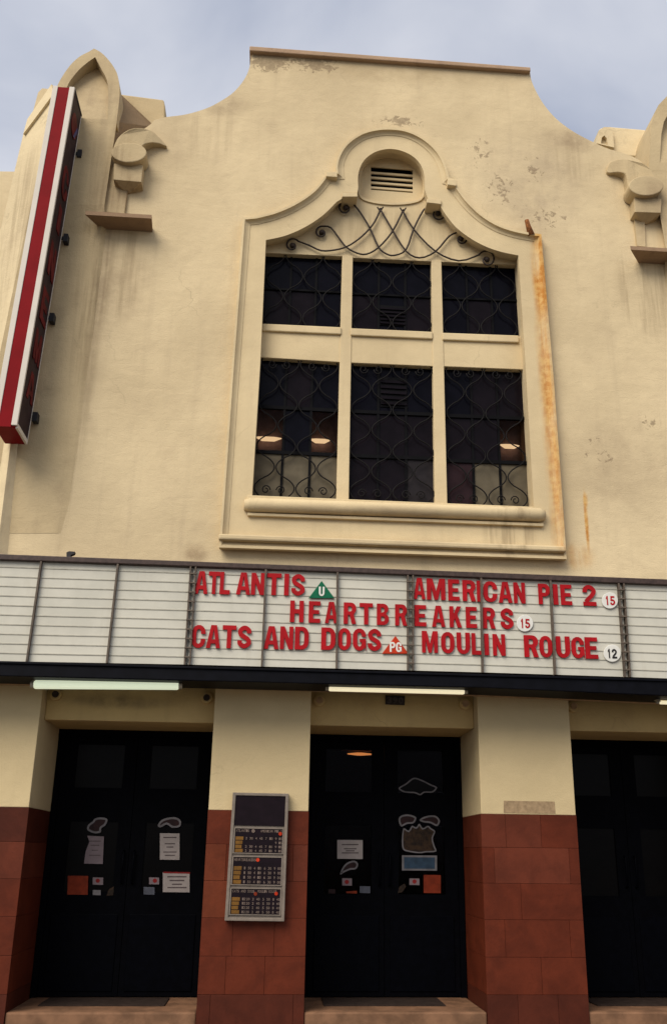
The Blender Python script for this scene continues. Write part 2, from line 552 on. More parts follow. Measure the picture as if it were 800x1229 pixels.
# ------------------------------------------------------------------ levels shared by the parts
Z_STEP = at(470, 1198, 1.0).z                 # top of the door steps
Z_STREET = Z_STEP - 0.16
Z_SPLIT = at(400, 765, 0).z                   # where the upper wall meets the piers, behind the sign
Z_DADO = (at(310, 972, 0).z + at(632, 978.5, 0).z) / 2
Z_SOFFIT = at(469, 872.5, 0.22).z
YC = -0.55                                    # front plane of the cinema sign
XP = {}                                       # x of the pier edges
def xm(a, b, Y=0.0):
    return (at(*a, Y).x + at(*b, Y).x) / 2
PIERS = [(-3.9 - 1.3, xm((47, 831), (10, 1219))),
         (xm((258, 830), (236, 1225)), xm((372, 830), (365.5, 1225))),
         (xm((574, 830), (583, 1225)), xm((681.5, 835), (706, 1225)))]
bayw = PIERS[2][0] - PIERS[1][1]
PIERS.append((PIERS[2][1] + bayw, PIERS[2][1] + bayw + 1.1))
XL, XR = PIERS[0][0], PIERS[3][1]

# ------------------------------------------------------------------ ground
struct(box('ground', (-400, -400, Z_STREET - 1.2), (400, 400, Z_STREET - 0.145), M_ground))
struct(box('road', (-60, -10.0, Z_STREET - 0.14), (60, -2.6, Z_STREET - 0.13), M_asphalt))
struct(box('pavement', (-60, -2.6, Z_STREET - 0.14), (60, 6.0, Z_STREET - 0.004), M_paving, bev=0.01))
struct(box('kerb', (-60, -2.74, Z_STREET - 0.14), (60, -2.605, Z_STREET + 0.002), M_paving, bev=0.015))
struct(box('pavement', (-60, -14.0, Z_STREET - 0.14), (60, -10.0, Z_STREET - 0.004), M_paving, bev=0.01))
struct(box('road_marking', (-60, -3.1, Z_STREET - 0.13), (60, -3.0, Z_STREET - 0.126), M_line))

# ------------------------------------------------------------------ the cinema
B = thing('cinema_building', 'cream stucco cinema with curved gable, ornate window and red tiled piers above dark doors', 'cinema', (0, 0, Z_STREET))

# --- upper wall with the curved gable
left_curve = spline([(301, 60), (300.5, 75), (295, 92), (281, 110), (262, 123), (245, 131), (222, 137.5), (199.5, 140.5), (186, 144), (181, 149), (165, 160), (150, 168), (138, 176), (110, 182)], 5)
right_curve = spline([(635.5, 84), (637, 96), (644, 112), (654, 128), (668, 143.5), (686, 157), (706, 168), (728, 178), (748, 184), (766, 192), (784, 208), (800, 216), (900, 222)], 5)
top_l = [(p.x, p.y) for p in left_curve]
top_r = [(p.x, p.y) for p in right_curve]

outer_w = spline([(308, 259.5), (332, 253), (356, 242), (377, 227), (391, 209.5)], 5)
arch_o = spline([(403, 206), (402.8, 198), (406, 186), (415, 172), (432, 159.7), (451, 154), (470, 153), (489, 156), (508, 165), (524.6, 180), (534, 196.8), (538.5, 213)], 5)
right_w = spline([(548, 223), (560, 239.5), (577, 256), (596, 268), (617, 275.5), (640, 280)], 5)
OUT = ([(263, 657), (277, 455), (291.5, 261)] + [tuple(p) for p in outer_w] + [(392, 206.5)] + [tuple(p) for p in arch_o]
       + [(547, 216)] + [tuple(p) for p in right_w] + [(649, 281), (664, 455), (679.5, 671)])
OUT = [(float(a), float(b)) for a, b in OUT]
in_l = spline([(319, 288), (341.7, 283), (365.5, 272.7), (387, 258.5), (404, 242)], 5)
niche = spline([(429.5, 226), (430, 207), (437, 192), (451, 182), (469, 178.7), (487, 183), (501, 193), (508.5, 208), (509.5, 228)], 6)
in_r = spline([(532, 254), (546, 272), (565, 286.5), (584, 296.5), (603, 302.7), (621.5, 306.5)], 5)
INN_TOP = ([tuple(p) for p in in_l] + [(410, 238.5), (410.6, 230.5), (428.5, 231.5)] + [tuple(p) for p in niche]
           + [(513, 238.5), (529, 239.5), (528.8, 248)] + [tuple(p) for p in in_r])
INN = [(302.4, 594.6), (312.5, 430)] + [(float(a), float(b)) for a, b in INN_TOP] + [(630.5, 444), (640, 608.8)]

XW_L = at(64, 150, 0).x
zb = Z_SPLIT
loop = [Vector((XW_L, 0, zb)), Vector((XW_L, 0, at(64, 178, 0).z))] + [at(x, y, 0) for x, y in reversed(top_l)] + [at(x, y, 0) for x, y in top_r]
loop.append(Vector((loop[-1].x, 0, zb)))
wall = wplate('facade_wall', [loop, [at(x, y, 0) for x, y in INN]], 0.40, M_wall, B)
# thin capping that follows the curved shoulders, and the flat coping on the gable
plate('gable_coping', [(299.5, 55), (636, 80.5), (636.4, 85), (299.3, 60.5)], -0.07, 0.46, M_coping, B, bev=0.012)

# --- window: surround, bead, tympanum, mullions, transoms, sill
WN = bpy.data.objects.new('window', None)
COL.objects.link(WN)
put(WN, at(470, 610, 0), B)
surround = plate('window_surround', inset(OUT, 0.5), -0.065, 0.012, M_trim, WN, holes=[INN], bev=0)
LIP = inset(OUT, 2.6)
plate('outer_moulding', OUT, -0.125, -0.058, M_trim, WN, holes=[LIP], bev=0.008)
V, Fc = [], []
prof = [(2.6, -0.122), (4.5, -0.098), (7.0, -0.080), (9.5, -0.072), (9.6, -0.064)]
for d_, y_ in prof:
    V += [at(x, y, y_) for x, y in inset(OUT, d_)]
m_ = len(OUT)
for i in range(len(prof) - 1):
    for k in range(m_):
        Fc.append((i * m_ + k, i * m_ + (k + 1) % m_, (i + 1) * m_ + (k + 1) % m_, (i + 1) * m_ + k))
link('cove_moulding', V, Fc, M_trim, WN)
TY = 0.13
ni_hole = spline([(432, 232), (433, 208), (440, 195), (453, 186), (469, 182.5), (485, 186.5), (498, 196), (506, 211), (507, 233), (497, 241), (470, 243.5), (443, 240)], 4, True)
ni_hole = [(p.x, p.y) for p in ni_hole]
TOPL = [(312, 303), (410.6, 307.5), (423.3, 309.2), (517.3, 313.6), (529.4, 314.1), (622, 318)]
tymp_top = [(312, 280), (360, 262), (400, 232), (424, 224), (424, 196), (440, 180), (470, 170), (500, 180), (514, 200), (516, 232), (536, 244), (560, 270), (600, 292), (624, 297)]
plate('tympanum', TOPL + list(reversed(tymp_top)), TY, TY + 0.10, M_trim, WN, holes=[ni_hole])
plate('niche_ring', inset(ni_hole, -2.2), TY - 0.022, TY + 0.002, M_trim, WN, holes=[inset(ni_hole, 0.4)], bev=0.006)
V_ = [(444.8, 200), (495, 204), (495, 231.6), (444.8, 227.8)]
vp = plate('vent_panel', [(427, 240), (426, 190), (470, 174), (512, 190), (513, 244), (470, 250)], TY + 0.055, TY + 0.075, M_trim, WN, holes=[V_])
plate('vent_backing', [(440, 196), (500, 200), (500, 236), (440, 232)], TY + 0.16, TY + 0.17, M_bar, vp)
for k in range(4):
    f = 0.20 + 0.215 * k
    yl, yr = 200 + 27.8 * f, 204 + 27.6 * f
    q = [(444.6, yl), (495.2, yr), (495.2, yr + 2.6), (444.6, yl + 2.6)]
    plate('vent_slat', q, TY + 0.062, TY + 0.085, M_trim, vp, bev=0.004)

LIGHTS = {
    'UL': [(319.9, 302), (410.6, 307.5), (408.4, 393.9), (315.5, 389.5)],
    'UM': [(423.3, 309.2), (517.3, 313.6), (517.9, 399.4), (421.6, 395)],
    'UR': [(529.4, 314.1), (616.9, 317.4), (621.3, 403.8), (531.6, 400.5)],
    'LL': [(313.3, 428.5), (406.2, 434.6), (403.5, 597.9), (303.4, 594.6)],
    'LM': [(421.6, 435.1), (519, 439.5), (521.7, 602.3), (418.3, 599)],
    'LR': [(533.8, 439.5), (625.1, 443.4), (633.9, 608.4), (536.6, 605.6)]}
plate('mullion', [(410.6, 306), (423.3, 307), (418.3, 604), (403.5, 602)], TY - 0.012, TY + 0.13, M_trim, WN, bev=0.008)
plate('mullion', [(517.3, 312), (529.4, 312.6), (536.6, 609), (521.7, 607)], TY - 0.012, TY + 0.13, M_trim, WN, bev=0.008)
for u, l in (('UL', 'LL'), ('UM', 'LM'), ('UR', 'LR')):
    U, Lw = LIGHTS[u], LIGHTS[l]
    e = 3
    tr = plate('transom', [(U[3][0] - e, U[3][1]), (U[2][0] + e, U[2][1]), (Lw[1][0] + e, Lw[1][1]), (Lw[0][0] - e, Lw[0][1])], TY, TY + 0.12, M_trim, WN, bev=0.006)
    plate('transom_moulding', [(U[3][0] - 1, U[3][1] - 1.5), (U[2][0] + 1, U[2][1] - 1.5), (U[2][0] + 1, U[2][1] + 7), (U[3][0] - 1, U[3][1] + 7)], TY - 0.035, TY + 0.002, M_trim, tr, bev=0.012)
# sill roll and bottom ledge of the frame
def roll(name, pts, rad, m, parent):
    V, Fc = tube_data(pts, rad, 14)
    return link(name, V, Fc, m, parent, smooth=True)
plate('sill_slab', [(297, 594), (640, 608), (641, 613), (296, 599.5)], -0.10, 0.26, M_trim, WN, bev=0.008)
a, b = at(293, 606, -0.10), at(653, 618.5, -0.10)
roll('sill_roll', [a, a.lerp(b, 0.02), a.lerp(b, 0.98), b], [0.06, 0.085, 0.085, 0.06], M_trim, WN)
plate('sill_fillet', [(297, 615), (652, 628), (652, 631.5), (297, 618.5)], -0.11, -0.06, M_trim, WN, bev=0.006)
plate('apron_moulding', [(262.5, 640), (678, 655), (679.5, 662), (262, 647)], -0.17, 0.0, M_trim, WN, bev=0.02)

# --- glass panes, glazing bars and grilles
def lerp2(q, u, v):
    a = (q[0][0] + (q[1][0] - q[0][0]) * u, q[0][1] + (q[1][1] - q[0][1]) * u)
    b = (q[3][0] + (q[2][0] - q[3][0]) * u, q[3][1] + (q[2][1] - q[3][1]) * u)
    return (a[0] + (b[0] - a[0]) * v, a[1] + (b[1] - a[1]) * v)
n_, d_, p_, o_, s_, c_ = M_g_navy, M_g_dark, M_g_plum, M_g_olive, M_g_slate, M_g_clear
PANES = {
    'UL': [[n_, n_, n_], [d_, d_, n_]], 'UM': [[n_, n_, n_], [d_, n_, d_]], 'UR': [[n_, n_, n_], [n_, d_, n_]],
    'LL': [[n_, d_, n_], [c_, n_, c_], [o_, o_, o_]],
    'LM': [[n_, n_, n_], [d_, d_, d_], [d_, d_, s_]],
    'LR': [[n_, d_, d_], [d_, d_, c_], [p_, o_, o_]]}
GY = TY + 0.085
for key, q in LIGHTS.items():
    rows = PANES[key]
    nr = len(rows)
    vcut = [0, 0.5, 1] if nr == 2 else [0, 0.355, 0.68, 1]
    for r_ in range(nr):
        for c in range(3):
            u0, u1, v0, v1 = c / 3, (c + 1) / 3, vcut[r_], vcut[r_ + 1]
            ex = 0.02
            qq = [lerp2(q, u0 - (ex if c == 0 else 0), v0 - (ex if r_ == 0 else 0)), lerp2(q, u1 + (ex if c == 2 else 0), v0 - (ex if r_ == 0 else 0)),
                  lerp2(q, u1 + (ex if c == 2 else 0), v1 + (ex if r_ == nr - 1 else 0)), lerp2(q, u0 - (ex if c == 0 else 0), v1 + (ex if r_ == nr - 1 else 0))]
            plate('pane', inset(qq, 0.25), GY, GY + 0.006, rows[r_][c], WN)
    for c in (1, 2):
        plate('glazing_bar', [lerp2(q, c / 3 - 0.014, -0.01), lerp2(q, c / 3 + 0.014, -0.01), lerp2(q, c / 3 + 0.014, 1.01), lerp2(q, c / 3 - 0.014, 1.01)], GY - 0.018, GY + 0.012, M_bar, WN)
    for v in vcut[1:-1]:
        plate('glazing_bar', [lerp2(q, -0.01, v - 0.012), lerp2(q, 1.01, v - 0.012), lerp2(q, 1.01, v + 0.012), lerp2(q, -0.01, v + 0.012)], GY - 0.022, GY + 0.014, M_bar, WN)
    # ironwork in front of the glass: four waving bars that touch and part again
    V, Fc = [], []
    per = 1.0 if nr == 3 else 0.62
    GR = TY + 0.03
    nper = 3.3 if nr == 3 else 1.75
    for i in range(4):
        pts = []
        base = (0.0, 1 / 3, 2 / 3, 1.0)[i]
        for k in range(61):
            v = k / 60 * 1.0
            ph = (1.0 - v) * nper * 2 * math.pi + 0.35
            s = math.sin(ph)
            s = math.copysign(abs(s) ** 0.8, s)
            am = 1 / 6 - 0.012
            sg = -1 if i % 2 == 0 else 1
            cu = (i + 0.5) / 4
            u = 0.125 + 0.25 * i + sg * s * 0.115
            pts.append(at(*lerp2(q, min(max(u, 0.01), 0.99), v), GR))
        tube_data(pts, 0.0085, 5, V, Fc)
    if nr == 3:                       # small paired scrolls along the foot and the head
        for cu in (0.15, 0.33, 0.66, 0.84):
            for vv, sg in ((0.955, 1), (0.045, -1)):
                pts = []
                for k in range(15):
                    an = k / 14 * 2.6 * math.pi
                    rr = 0.055 * (1 - k / 20)
                    pts.append(at(*lerp2(q, cu + (rr * math.cos(an)) * (1 if cu in (0.15, 0.66) else -1), vv - sg * 0.62 * rr * math.sin(an)), GR))
                tube_data(pts, 0.0075, 5, V, Fc)
    link('window_grille', V, Fc, M_grille, WN, smooth=True)
# slatted extractor vents behind two of the middle lights
for rows in ([(455, 366), (487, 368), (487, 392), (455, 390)], [(455.5, 452), (488, 454), (489, 490), (456, 488)]):
    q = rows
    lv = plate('extractor_vent', q, GY - 0.012, GY - 0.004, M_bar, WN)
    for k in range(5):
        v0 = 0.1 + 0.18 * k
        plate('vent_slat', [lerp2(q, 0.03, v0), lerp2(q, 0.97, v0), lerp2(q, 0.97, v0 + 0.085), lerp2(q, 0.03, v0 + 0.085)], GY - 0.03, GY - 0.011, M_g_dark, lv)
# lit room behind the clear panes
rb = plate('room_wall', [(285, 480), (645, 495), (645, 600), (285, 585)], 1.05, 1.10, M_purple, WN)
for (px, py, L_) in ((322, 526, 17), (384, 528.5, 13), (611, 535, 13)):
    p = at(px, py, 0.96)
    V, Fc = tube_data([p + Vector((-L_ / 100, 0, 0.01)), p + Vector((-L_ / 220, 0, -0.01)), p + Vector((L_ / 220, 0, -0.01)), p + Vector((L_ / 100, 0, 0.005))], [0.006, 0.032, 0.032, 0.006], 10)
    tag(link('room_lamp', V, Fc, M_room, None, smooth=True), {322: 'glowing lamp behind the lower left window light, in its first pane column', 384: 'glowing lamp behind the lower left window light, in its third pane column', 611: 'glowing lamp behind the lower right window light'}[px], 'lamp', 'lamps glowing behind the big window')

# --- wrought iron cresting on the tympanum
IY = TY - 0.045
def scroll(cx, cy, r0, a0, turns, sg):
    return [(cx + r0 * (1 - 0.8 * k / 20) * math.cos(a0 + sg * turns * 2 * math.pi * k / 20), cy + r0 * (1 - 0.8 * k / 20) * math.sin(a0 + sg * turns * 2 * math.pi * k / 20)) for k in range(21)]
curves = [
    ((350.6, 294.5), 6, [(357.7, 289.5), (371, 294.5), (385.3, 300.8), (401.6, 300), (415.9, 296), (430, 287), (442, 275.8), (450, 265), (457, 250)], None),
    ((385.7, 279), 7, [(387, 271.5), (397, 273.4), (408.8, 288.9), (415.9, 297), (427.8, 303.6), (439.6, 305), (453.9, 297), (470.5, 278), (484, 251.5)], None),
    ((414.5, 249.5), 7, [(423, 243.8), (432.5, 255.6), (444, 274.6), (453.9, 296.5), (463, 304.5), (473, 306.5), (487, 299.5), (496, 275), (508, 252), (516, 247.5)], (525, 256, 7)),
    (None, 0, [(455.5, 250), (470, 275), (486.6, 301), (503, 309.5), (522, 302), (538, 284), (548, 279)], (553, 286.5, 7)),
    (None, 0, [(482.5, 252), (496, 275), (522, 301.5), (550, 313), (574, 306)], (584, 311.5, 6))]
V, Fc = [], []
for s0, rad, pts, s1 in curves:
    line = []
    if s0:
        a0 = math.atan2(pts[0][1] - s0[1], pts[0][0] - s0[0])
        line += list(reversed(scroll(s0[0], s0[1], math.hypot(pts[0][0] - s0[0], pts[0][1] - s0[1]), a0, 1.2, -1)))
    line += pts
    if s1:
        r0 = math.hypot(pts[-1][0] - s1[0], pts[-1][1] - s1[1])
        line += scroll(s1[0], s1[1], r0, math.atan2(pts[-1][1] - s1[1], pts[-1][0] - s1[0]), 1.2, 1)
    tube_data([at(p.x, p.y, IY) for p in spline(line, 3)], 0.0125, 6, V, Fc)
cres = link('iron_cresting', V, Fc, M_iron, WN, smooth=True)
for (x, y) in ((350.6, 294.5), (385.7, 279), (414.5, 249.5), (525, 256), (553, 286.5), (584, 311.5)):
    p = at(x, y, IY)
    bm = bmesh.new()
    bmesh.ops.create_uvsphere(bm, u_segments=10, v_segments=6, radius=0.036)
    vv = [v.co * 1.0 + p for v in bm.verts]
    ff = [[v.index for v in f.verts] for f in bm.faces]
    bm.free()
    link('scroll_boss', vv, ff, M_iron, cres, smooth=True)
V, Fc = [], []
for x, y in ((456, 252), (483.3, 253)):
    for dx in (-3.5, 3.5):
        tube_data([at(x, y + 2, IY), at(x + dx, y - 3.5, IY)], 0.010, 5, V, Fc)
link('cresting_tips', V, Fc, M_iron, cres)
# corbel blocks at the springing of the little arch
plate('springer_block', [(410.3, 230.5), (428.8, 231.5), (428.8, 236), (410.3, 236)], -0.09, TY, M_trim, WN, bev=0.006)
plate('springer_block', [(512, 238.3), (529.2, 239.3), (529.2, 245), (512, 243)], -0.09, TY, M_trim, WN, bev=0.006)
plate('springer_block', [(391.8, 206), (404.5, 206.4), (404.5, 212.5), (391, 211.5)], -0.15, -0.01, M_trim, WN, bev=0.006)
plate('springer_block', [(536.5, 215), (548.2, 215.8), (547.5, 223), (537, 221.5)], -0.15, -0.01, M_trim, WN, bev=0.006)
# rusted stub on the right shoulder
V, Fc = tube_data([at(637, 283, -0.10), at(633.5, 272, -0.10), at(631.5, 264.5, -0.10)], [0.05, 0.035, 0.03], 8)
link('rusted_spike', V, Fc, M_rust, WN, smooth=True)

# --- left and right pinnacles, scrolls and ledges
def tower(P):
    y_f = -0.12
    t = plate('pinnacle', P['sil'], y_f, 0.62, M_orn, B, holes=[P['niche']])
    nic = inset(P['niche'], -2.0)
    ys_n = [p[1] for p in nic]
    dep = lambda y: 0.004 + 0.20 * (max(ys_n) - y) / (max(ys_n) - min(ys_n))
    fr_ = [at(x, y, y_f) for x, y in nic]
    v, f = poly_solid([fr_], Vector((0, 0.05, 0)))
    dd = [dep(y) for x, y in nic] * 2
    link('niche_back', [p + Vector((0, d, 0)) for p, d in zip(v, dd)], f, M_orn, t)
    q = [at(*p[:2], p[2]) for p in P['saddle']]
    v, f = poly_solid([q], Vector((0, 0.12, 0)))
    link('saddle', v, f, M_dark_stucco if P['side'] < 0 else M_orn, B)  # left saddle gets a darker stucco than the right one
    rg = plate('barrel_ridge', P['ridge'], 0.50, 1.0, M_pale if P['side'] > 0 else M_orn, B, bev=0.02)
    # pilaster that tapers into the wall
    pl = P['pil']
    V, Fc = [], []
    lv = [(0.0, 0.1195, 0.5), (0.2, 0.105, 0.5), (0.27, 0.05, 7.0), (0.55, 0.022, 10.0), (1.0, 0.003, 12.0)]
    sg = 1 if P['side'] < 0 else -1
    for f_, dp, sl_ in lv:
        e0 = (pl[0][0] + (pl[3][0] - pl[0][0]) * f_, pl[0][1] + (pl[3][1] - pl[0][1]) * f_)
        e1 = (pl[1][0] + (pl[2][0] - pl[1][0]) * f_, pl[1][1] + (pl[2][1] - pl[1][1]) * f_)
        if sg < 0:
            e0, e1 = e1, e0
        V += [at(*e0, -dp), at(e1[0], e1[1], -dp), at(e1[0] + sg * sl_, e1[1], 0.004)]
    for i in range(len(lv) - 1):
        for c in range(2):
            k = i * 3 + c
            Fc.append((k, k + 1, k + 4, k + 3))
    link('pilaster', V, Fc, M_orn, B)

    sc = plate('scroll_bracket', [(p.x, p.y) for p in spline(P['arm'], 4, True)], -0.20, 0.05, M_orn, B, bev=0.012)
    cx, cy, rx, ry = P['disc']
    xd = at(cx, cy, -0.2).x
    xt_ = max((at(x, y, -0.2).x for x, y in P['arm']), key=lambda x: abs(x - xd))
    ox = sc.location.x + WORLD[B].x
    for vtx in sc.data.vertices:
        if vtx.co.y < 0:
            tt = min(max((vtx.co.x + ox - xd) / (xt_ - xd), 0), 1)
            vtx.co.y += 0.15 * tt
    plate('volute', ellipse(cx, cy, rx, ry, 36), -0.26, -0.02, M_orn, sc, bev=0.012)
    plate('shaft', P['shaft'], -0.045, 0.02, M_orn, sc)
    bl = P['block']
    plate('capital_block', bl, -0.18, 0.02, M_orn, sc, bev=0.008)
    a, b = at(*bl[3], -0.175), at(*bl[2], -0.175)
    a2, b2 = Vector((a.x, 0.01, a.z)), Vector((b.x, 0.01, b.z))
    ap = at(*P['apex'], -0.02)
    ap2 = ap + Vector((0.0, 0.03, 0.0))
    ap3 = ap + Vector(((b.x - a.x) * 0.12, 0, 0.0))
    link('corbel', [a, b, b2, a2, ap, ap3, ap2], [(0, 1, 2, 3), (0, 1, 5, 4), (1, 2, 5), (0, 3, 4), (3, 6, 4), (2, 3, 6), (2, 6, 5), (4, 5, 6)], M_orn, sc)
    l = P['ledge']        # front left, front right, back right, back left
    zt = (at(*l[0], -0.28).z + at(*l[1], -0.28).z) / 2
    zl = zt - 0.055
    pts = [at(*l[0], -0.28), at(*l[1], -0.28), at(*l[2], 0.0), at(*l[3], 0.0)]
    xs = [(p.x, p.y) for p in pts]
    xs = [(xs[0][0], -0.28), (xs[1][0], -0.28), (xs[2][0], 0.01), (xs[3][0], 0.01)]
    v = [(x, y, zl if i < 2 else zl + 0.0) for i, (x, y) in enumerate(xs)] + [(x, y, zt) for x, y in xs]
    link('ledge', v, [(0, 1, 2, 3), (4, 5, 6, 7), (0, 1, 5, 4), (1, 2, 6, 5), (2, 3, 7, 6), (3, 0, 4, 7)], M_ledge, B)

sil_top = spline([(67, 112), (68.4, 104.7), (74, 93.4), (84.4, 78.4), (95.6, 68), (106.9, 62)], 4)
sil_top2 = spline([(113, 58.2), (122, 63.4), (132, 73.8), (140, 86.5), (142.8, 98), (143.8, 109.4), (143, 122), (140.5, 143)], 4)
nl = spline([(79, 112), (82.5, 100), (93.8, 85), (105, 75), (114.4, 68.5)], 4)
nr_ = spline([(114.4, 68.5), (122, 83), (128.4, 96), (130, 112), (129, 143)], 4)
LEFT = dict(side=-1,
    sil=[tuple(p) for p in sil_top] + [tuple(p) for p in sil_top2] + [(140, 148), (58, 146)],
    niche=[(72, 141)] + [tuple(p) for p in nl][:-1] + [tuple(p) for p in nr_],
    niche_box=[(70, 66), (138, 66), (133, 145.5), (66, 143)],
    saddle=[(145, 113, 0.30), (181.5, 147.5, 0.46), (182, 152, 0.46), (160, 180, 0.30), (132, 195, -0.02), (138, 146, -0.02)],
    ridge=[(141, 112), (150, 113.5), (196.5, 119.5), (198, 126), (198, 150), (141, 150)],
    pil=[(58, 146), (140, 147.5), (68, 640), (-45, 640)],
    arm=[(136, 184), (139, 170), (146, 161), (158, 154), (171, 151), (181, 151.5), (190, 157), (199, 165.7), (190, 164.5), (179, 166), (170, 172), (166, 184), (150, 190)],
    disc=(154.8, 182.8, 21.2, 11.8),
    block=[(136.8, 196), (171.8, 198), (169.8, 218.6), (136.4, 215.6)], apex=(152, 231.5),
    shaft=[(133, 200), (157, 202), (149.5, 256), (125, 254)],
    ledge=[(103, 251.5), (182, 259.5), (183, 277), (122, 273)])
tower(LEFT)
RIGHT = dict(side=1,
    sil=[(778, 205), (780, 160), (781.5, 146), (784, 137), (789.5, 126), (800, 115), (815, 104), (824, 99), (836, 108), (848, 122), (856, 140), (860, 165), (866, 205)],
    niche=[(791, 195), (793, 160), (796, 146), (802, 135), (812, 122), (822, 112), (834, 124), (844, 145), (848, 165), (850, 195)],
    niche_box=[(785, 110), (858, 114), (858, 198), (786, 194)],
    saddle=[(782, 146, 0.30), (770, 170, 0.48), (762, 186, 0.48), (786, 208, 0.10), (783, 170, 0.10)],
    ridge=[(718, 156), (720, 153.5), (733, 152), (790, 157), (790, 190), (718, 184)],
    pil=[(782, 200), (870, 206), (960, 690), (862, 690)],
    arm=[(733, 198), (733.5, 190), (737, 186), (745, 185), (754, 187), (768, 193.5), (781, 203), (789, 215), (793, 226), (775, 232), (758, 226), (754.5, 214), (752, 204), (744, 200)],
    disc=(775, 222.5, 20.8, 12),
    block=[(760.5, 236), (793.5, 238.5), (792.5, 255.5), (761, 254.5)], apex=(771, 269),
    shaft=[(758, 238), (772, 240), (774, 296), (764, 295)],
    ledge=[(755.5, 295), (850, 301), (852, 322), (766, 316)])
tower(RIGHT)
# bright end of the right ridge with its little dark arch
plate('ridge_end', [(715.5, 172), (718, 157), (724, 152.5), (732, 152.5), (735, 160), (736.5, 177)], 0.44, 0.52, M_pale, B, holes=[[(720.5, 172), (721.5, 165), (724.5, 162.5), (727.5, 166), (729, 174)]])

# canted flank of the left tower
PC = at(64, 130, -0.02)
nc = Vector((-0.62, -0.785, 0)).normalized()
def canted(name, pts, m, off=0.0):
    P = PC + nc * off
    v, f = poly_solid([[at_plane(x, y, P, nc) for x, y in pts]], -nc * 0.3)
    return link(name, v, f, m, B)
canted('tower_flank', [(28.5, 160), (62.5, 112), (62, 140), (-8, 700), (-100, 700)], M_pale)
canted('flank_weathering', [(28, 161), (33, 143), (62, 101), (64, 113)], M_pale, 0.035)
canted('flank_cap', [(36, 145), (40.7, 131), (46, 111), (51, 106), (62, 107), (66, 112), (64, 135), (58, 140)], M_orn, -0.06)

# body of the building behind the facade, open at the front
zt_ = at(200, 190, 0.4).z
x0, x1 = XL, loop[-1].x
box('side_wall', (x0 - 0.3, 0.45, Z_STREET), (x0, 12, Z_SPLIT), M_wall, B)
box('side_wall', (XW_L, 0.41, Z_SPLIT + 0.2), (XW_L + 0.3, 12, zt_ - 0.3), M_wall, B)
box('side_wall', (x1 - 0.3, 0.41, Z_STREET), (x1, 12, zt_ - 0.3), M_wall, B)
box('rear_wall', (x0, 12, Z_STREET), (x1, 12.3, zt_ - 0.3), M_wall, B)
box('flat_roof', (XW_L, 0.42, zt_ - 0.28), (x1, 12.3, zt_ - 0.1), M_slate, B)
box('upper_floor', (x0, 1.2, Z_SOFFIT + 0.25), (x1 - 0.31, 11.9, Z_SOFFIT + 0.45), M_interior, B)
box('low_roof', (x0 - 0.3, 0.42, Z_SPLIT), (XW_L - 0.01, 12.3, Z_SPLIT + 0.18), M_slate, B)
box('lobby_floor', (x0, 1.2, Z_STREET), (x1 - 0.31, 11.9, Z_STEP - 0.01), M_interior, B)
box('lobby_wall', (x0 + 0.02, 5.0, Z_STEP), (x1 - 0.33, 5.2, Z_SOFFIT + 0.24), M_interior, B)
# the low wall of the left wing, over the left bay, behind the sign
lowx = [Vector((XL - 0.3, 0.0, Z_SPLIT)), Vector((XW_L - 0.004, 0.0, Z_SPLIT)), Vector((XW_L - 0.004, 0.0, Z_SPLIT + 0.9)), Vector((XL - 0.3, 0.0, Z_SPLIT + 0.9))]
wplate('wing_wall', [lowx], 0.4, M_wall, B)

# --- piers with red tiled dado
DADO_Y = [978, 1017.5, 1060.5, 1104, 1149, 1194]      # photograph rows on the right pier
zrow = [at(632, y, 0).z for y in DADO_Y]
zrow[0] = Z_DADO
zrow.append(Z_STREET - 0.02)
JOINTS = [[0.25, 0.62], [0.12, 0.90], [0.38], [0.20, 0.86], [0.55], [0.3, 0.7]]
for pi, (xa, xb) in enumerate(PIERS):
    pier = box('pier', (xa, 0.0, Z_DADO), (xb, 1.12, Z_SPLIT), M_pier, B, bev=0.006)
    core = box('dado_bed', (xa + 0.015, 0.016, Z_STREET), (xb - 0.015, 1.12, Z_DADO), M_tile_dark, pier)
    for r_ in range(6):
        z1, z0 = zrow[r_], zrow[r_ + 1]
        js = [0.0] + JOINTS[(r_ + pi * 2) % 6 if pi != 2 else r_] + [1.0]
        if r_ == 1 and pi == 2:
            js = [0.0, 0.12, 0.90, 1.0]
        for k in range(len(js) - 1):
            a = xa + (xb - xa) * js[k]
            b = xa + (xb - xa) * js[k + 1]
            pr = random.uniform(0.0, 0.004)
            m = M_tile
            if r_ == 5:
                m = M_tile_dark
            elif pi == 2 and r_ == 1 and k == 1:
                m = M_tile_pale
            elif pi == 1 and r_ in (1, 2) and k == 0:
                m = M_tile_orange
            elif pi == 0 and r_ == 0:
                m = M_tile_dark
            elif random.random() < 0.22:
                m = M_tile_pale
            gx = 0.0012
            ex0 = -0.004 if k == 0 else gx
            ex1 = 0.004 if k == len(js) - 2 else -gx
            bl = box('dado_block', (a + ex0, -0.004 - pr * 0.6, z0 + 0.0012), (b + ex1, 1.0 if (k == 0 or k == len(js) - 2) else 0.06, z1 - 0.0012), m, pier, bev=0.0025)
    if pi == 2:
        plate('tape_mark', [(604, 961), (665, 962), (666, 976.5), (604, 975.5)], -0.003, 0.004, simple('tape_residue', (0.34, 0.24, 0.14), 0.9, 0.1, var=0.25, scale=20), pier)
    if pi == 1:
        pass

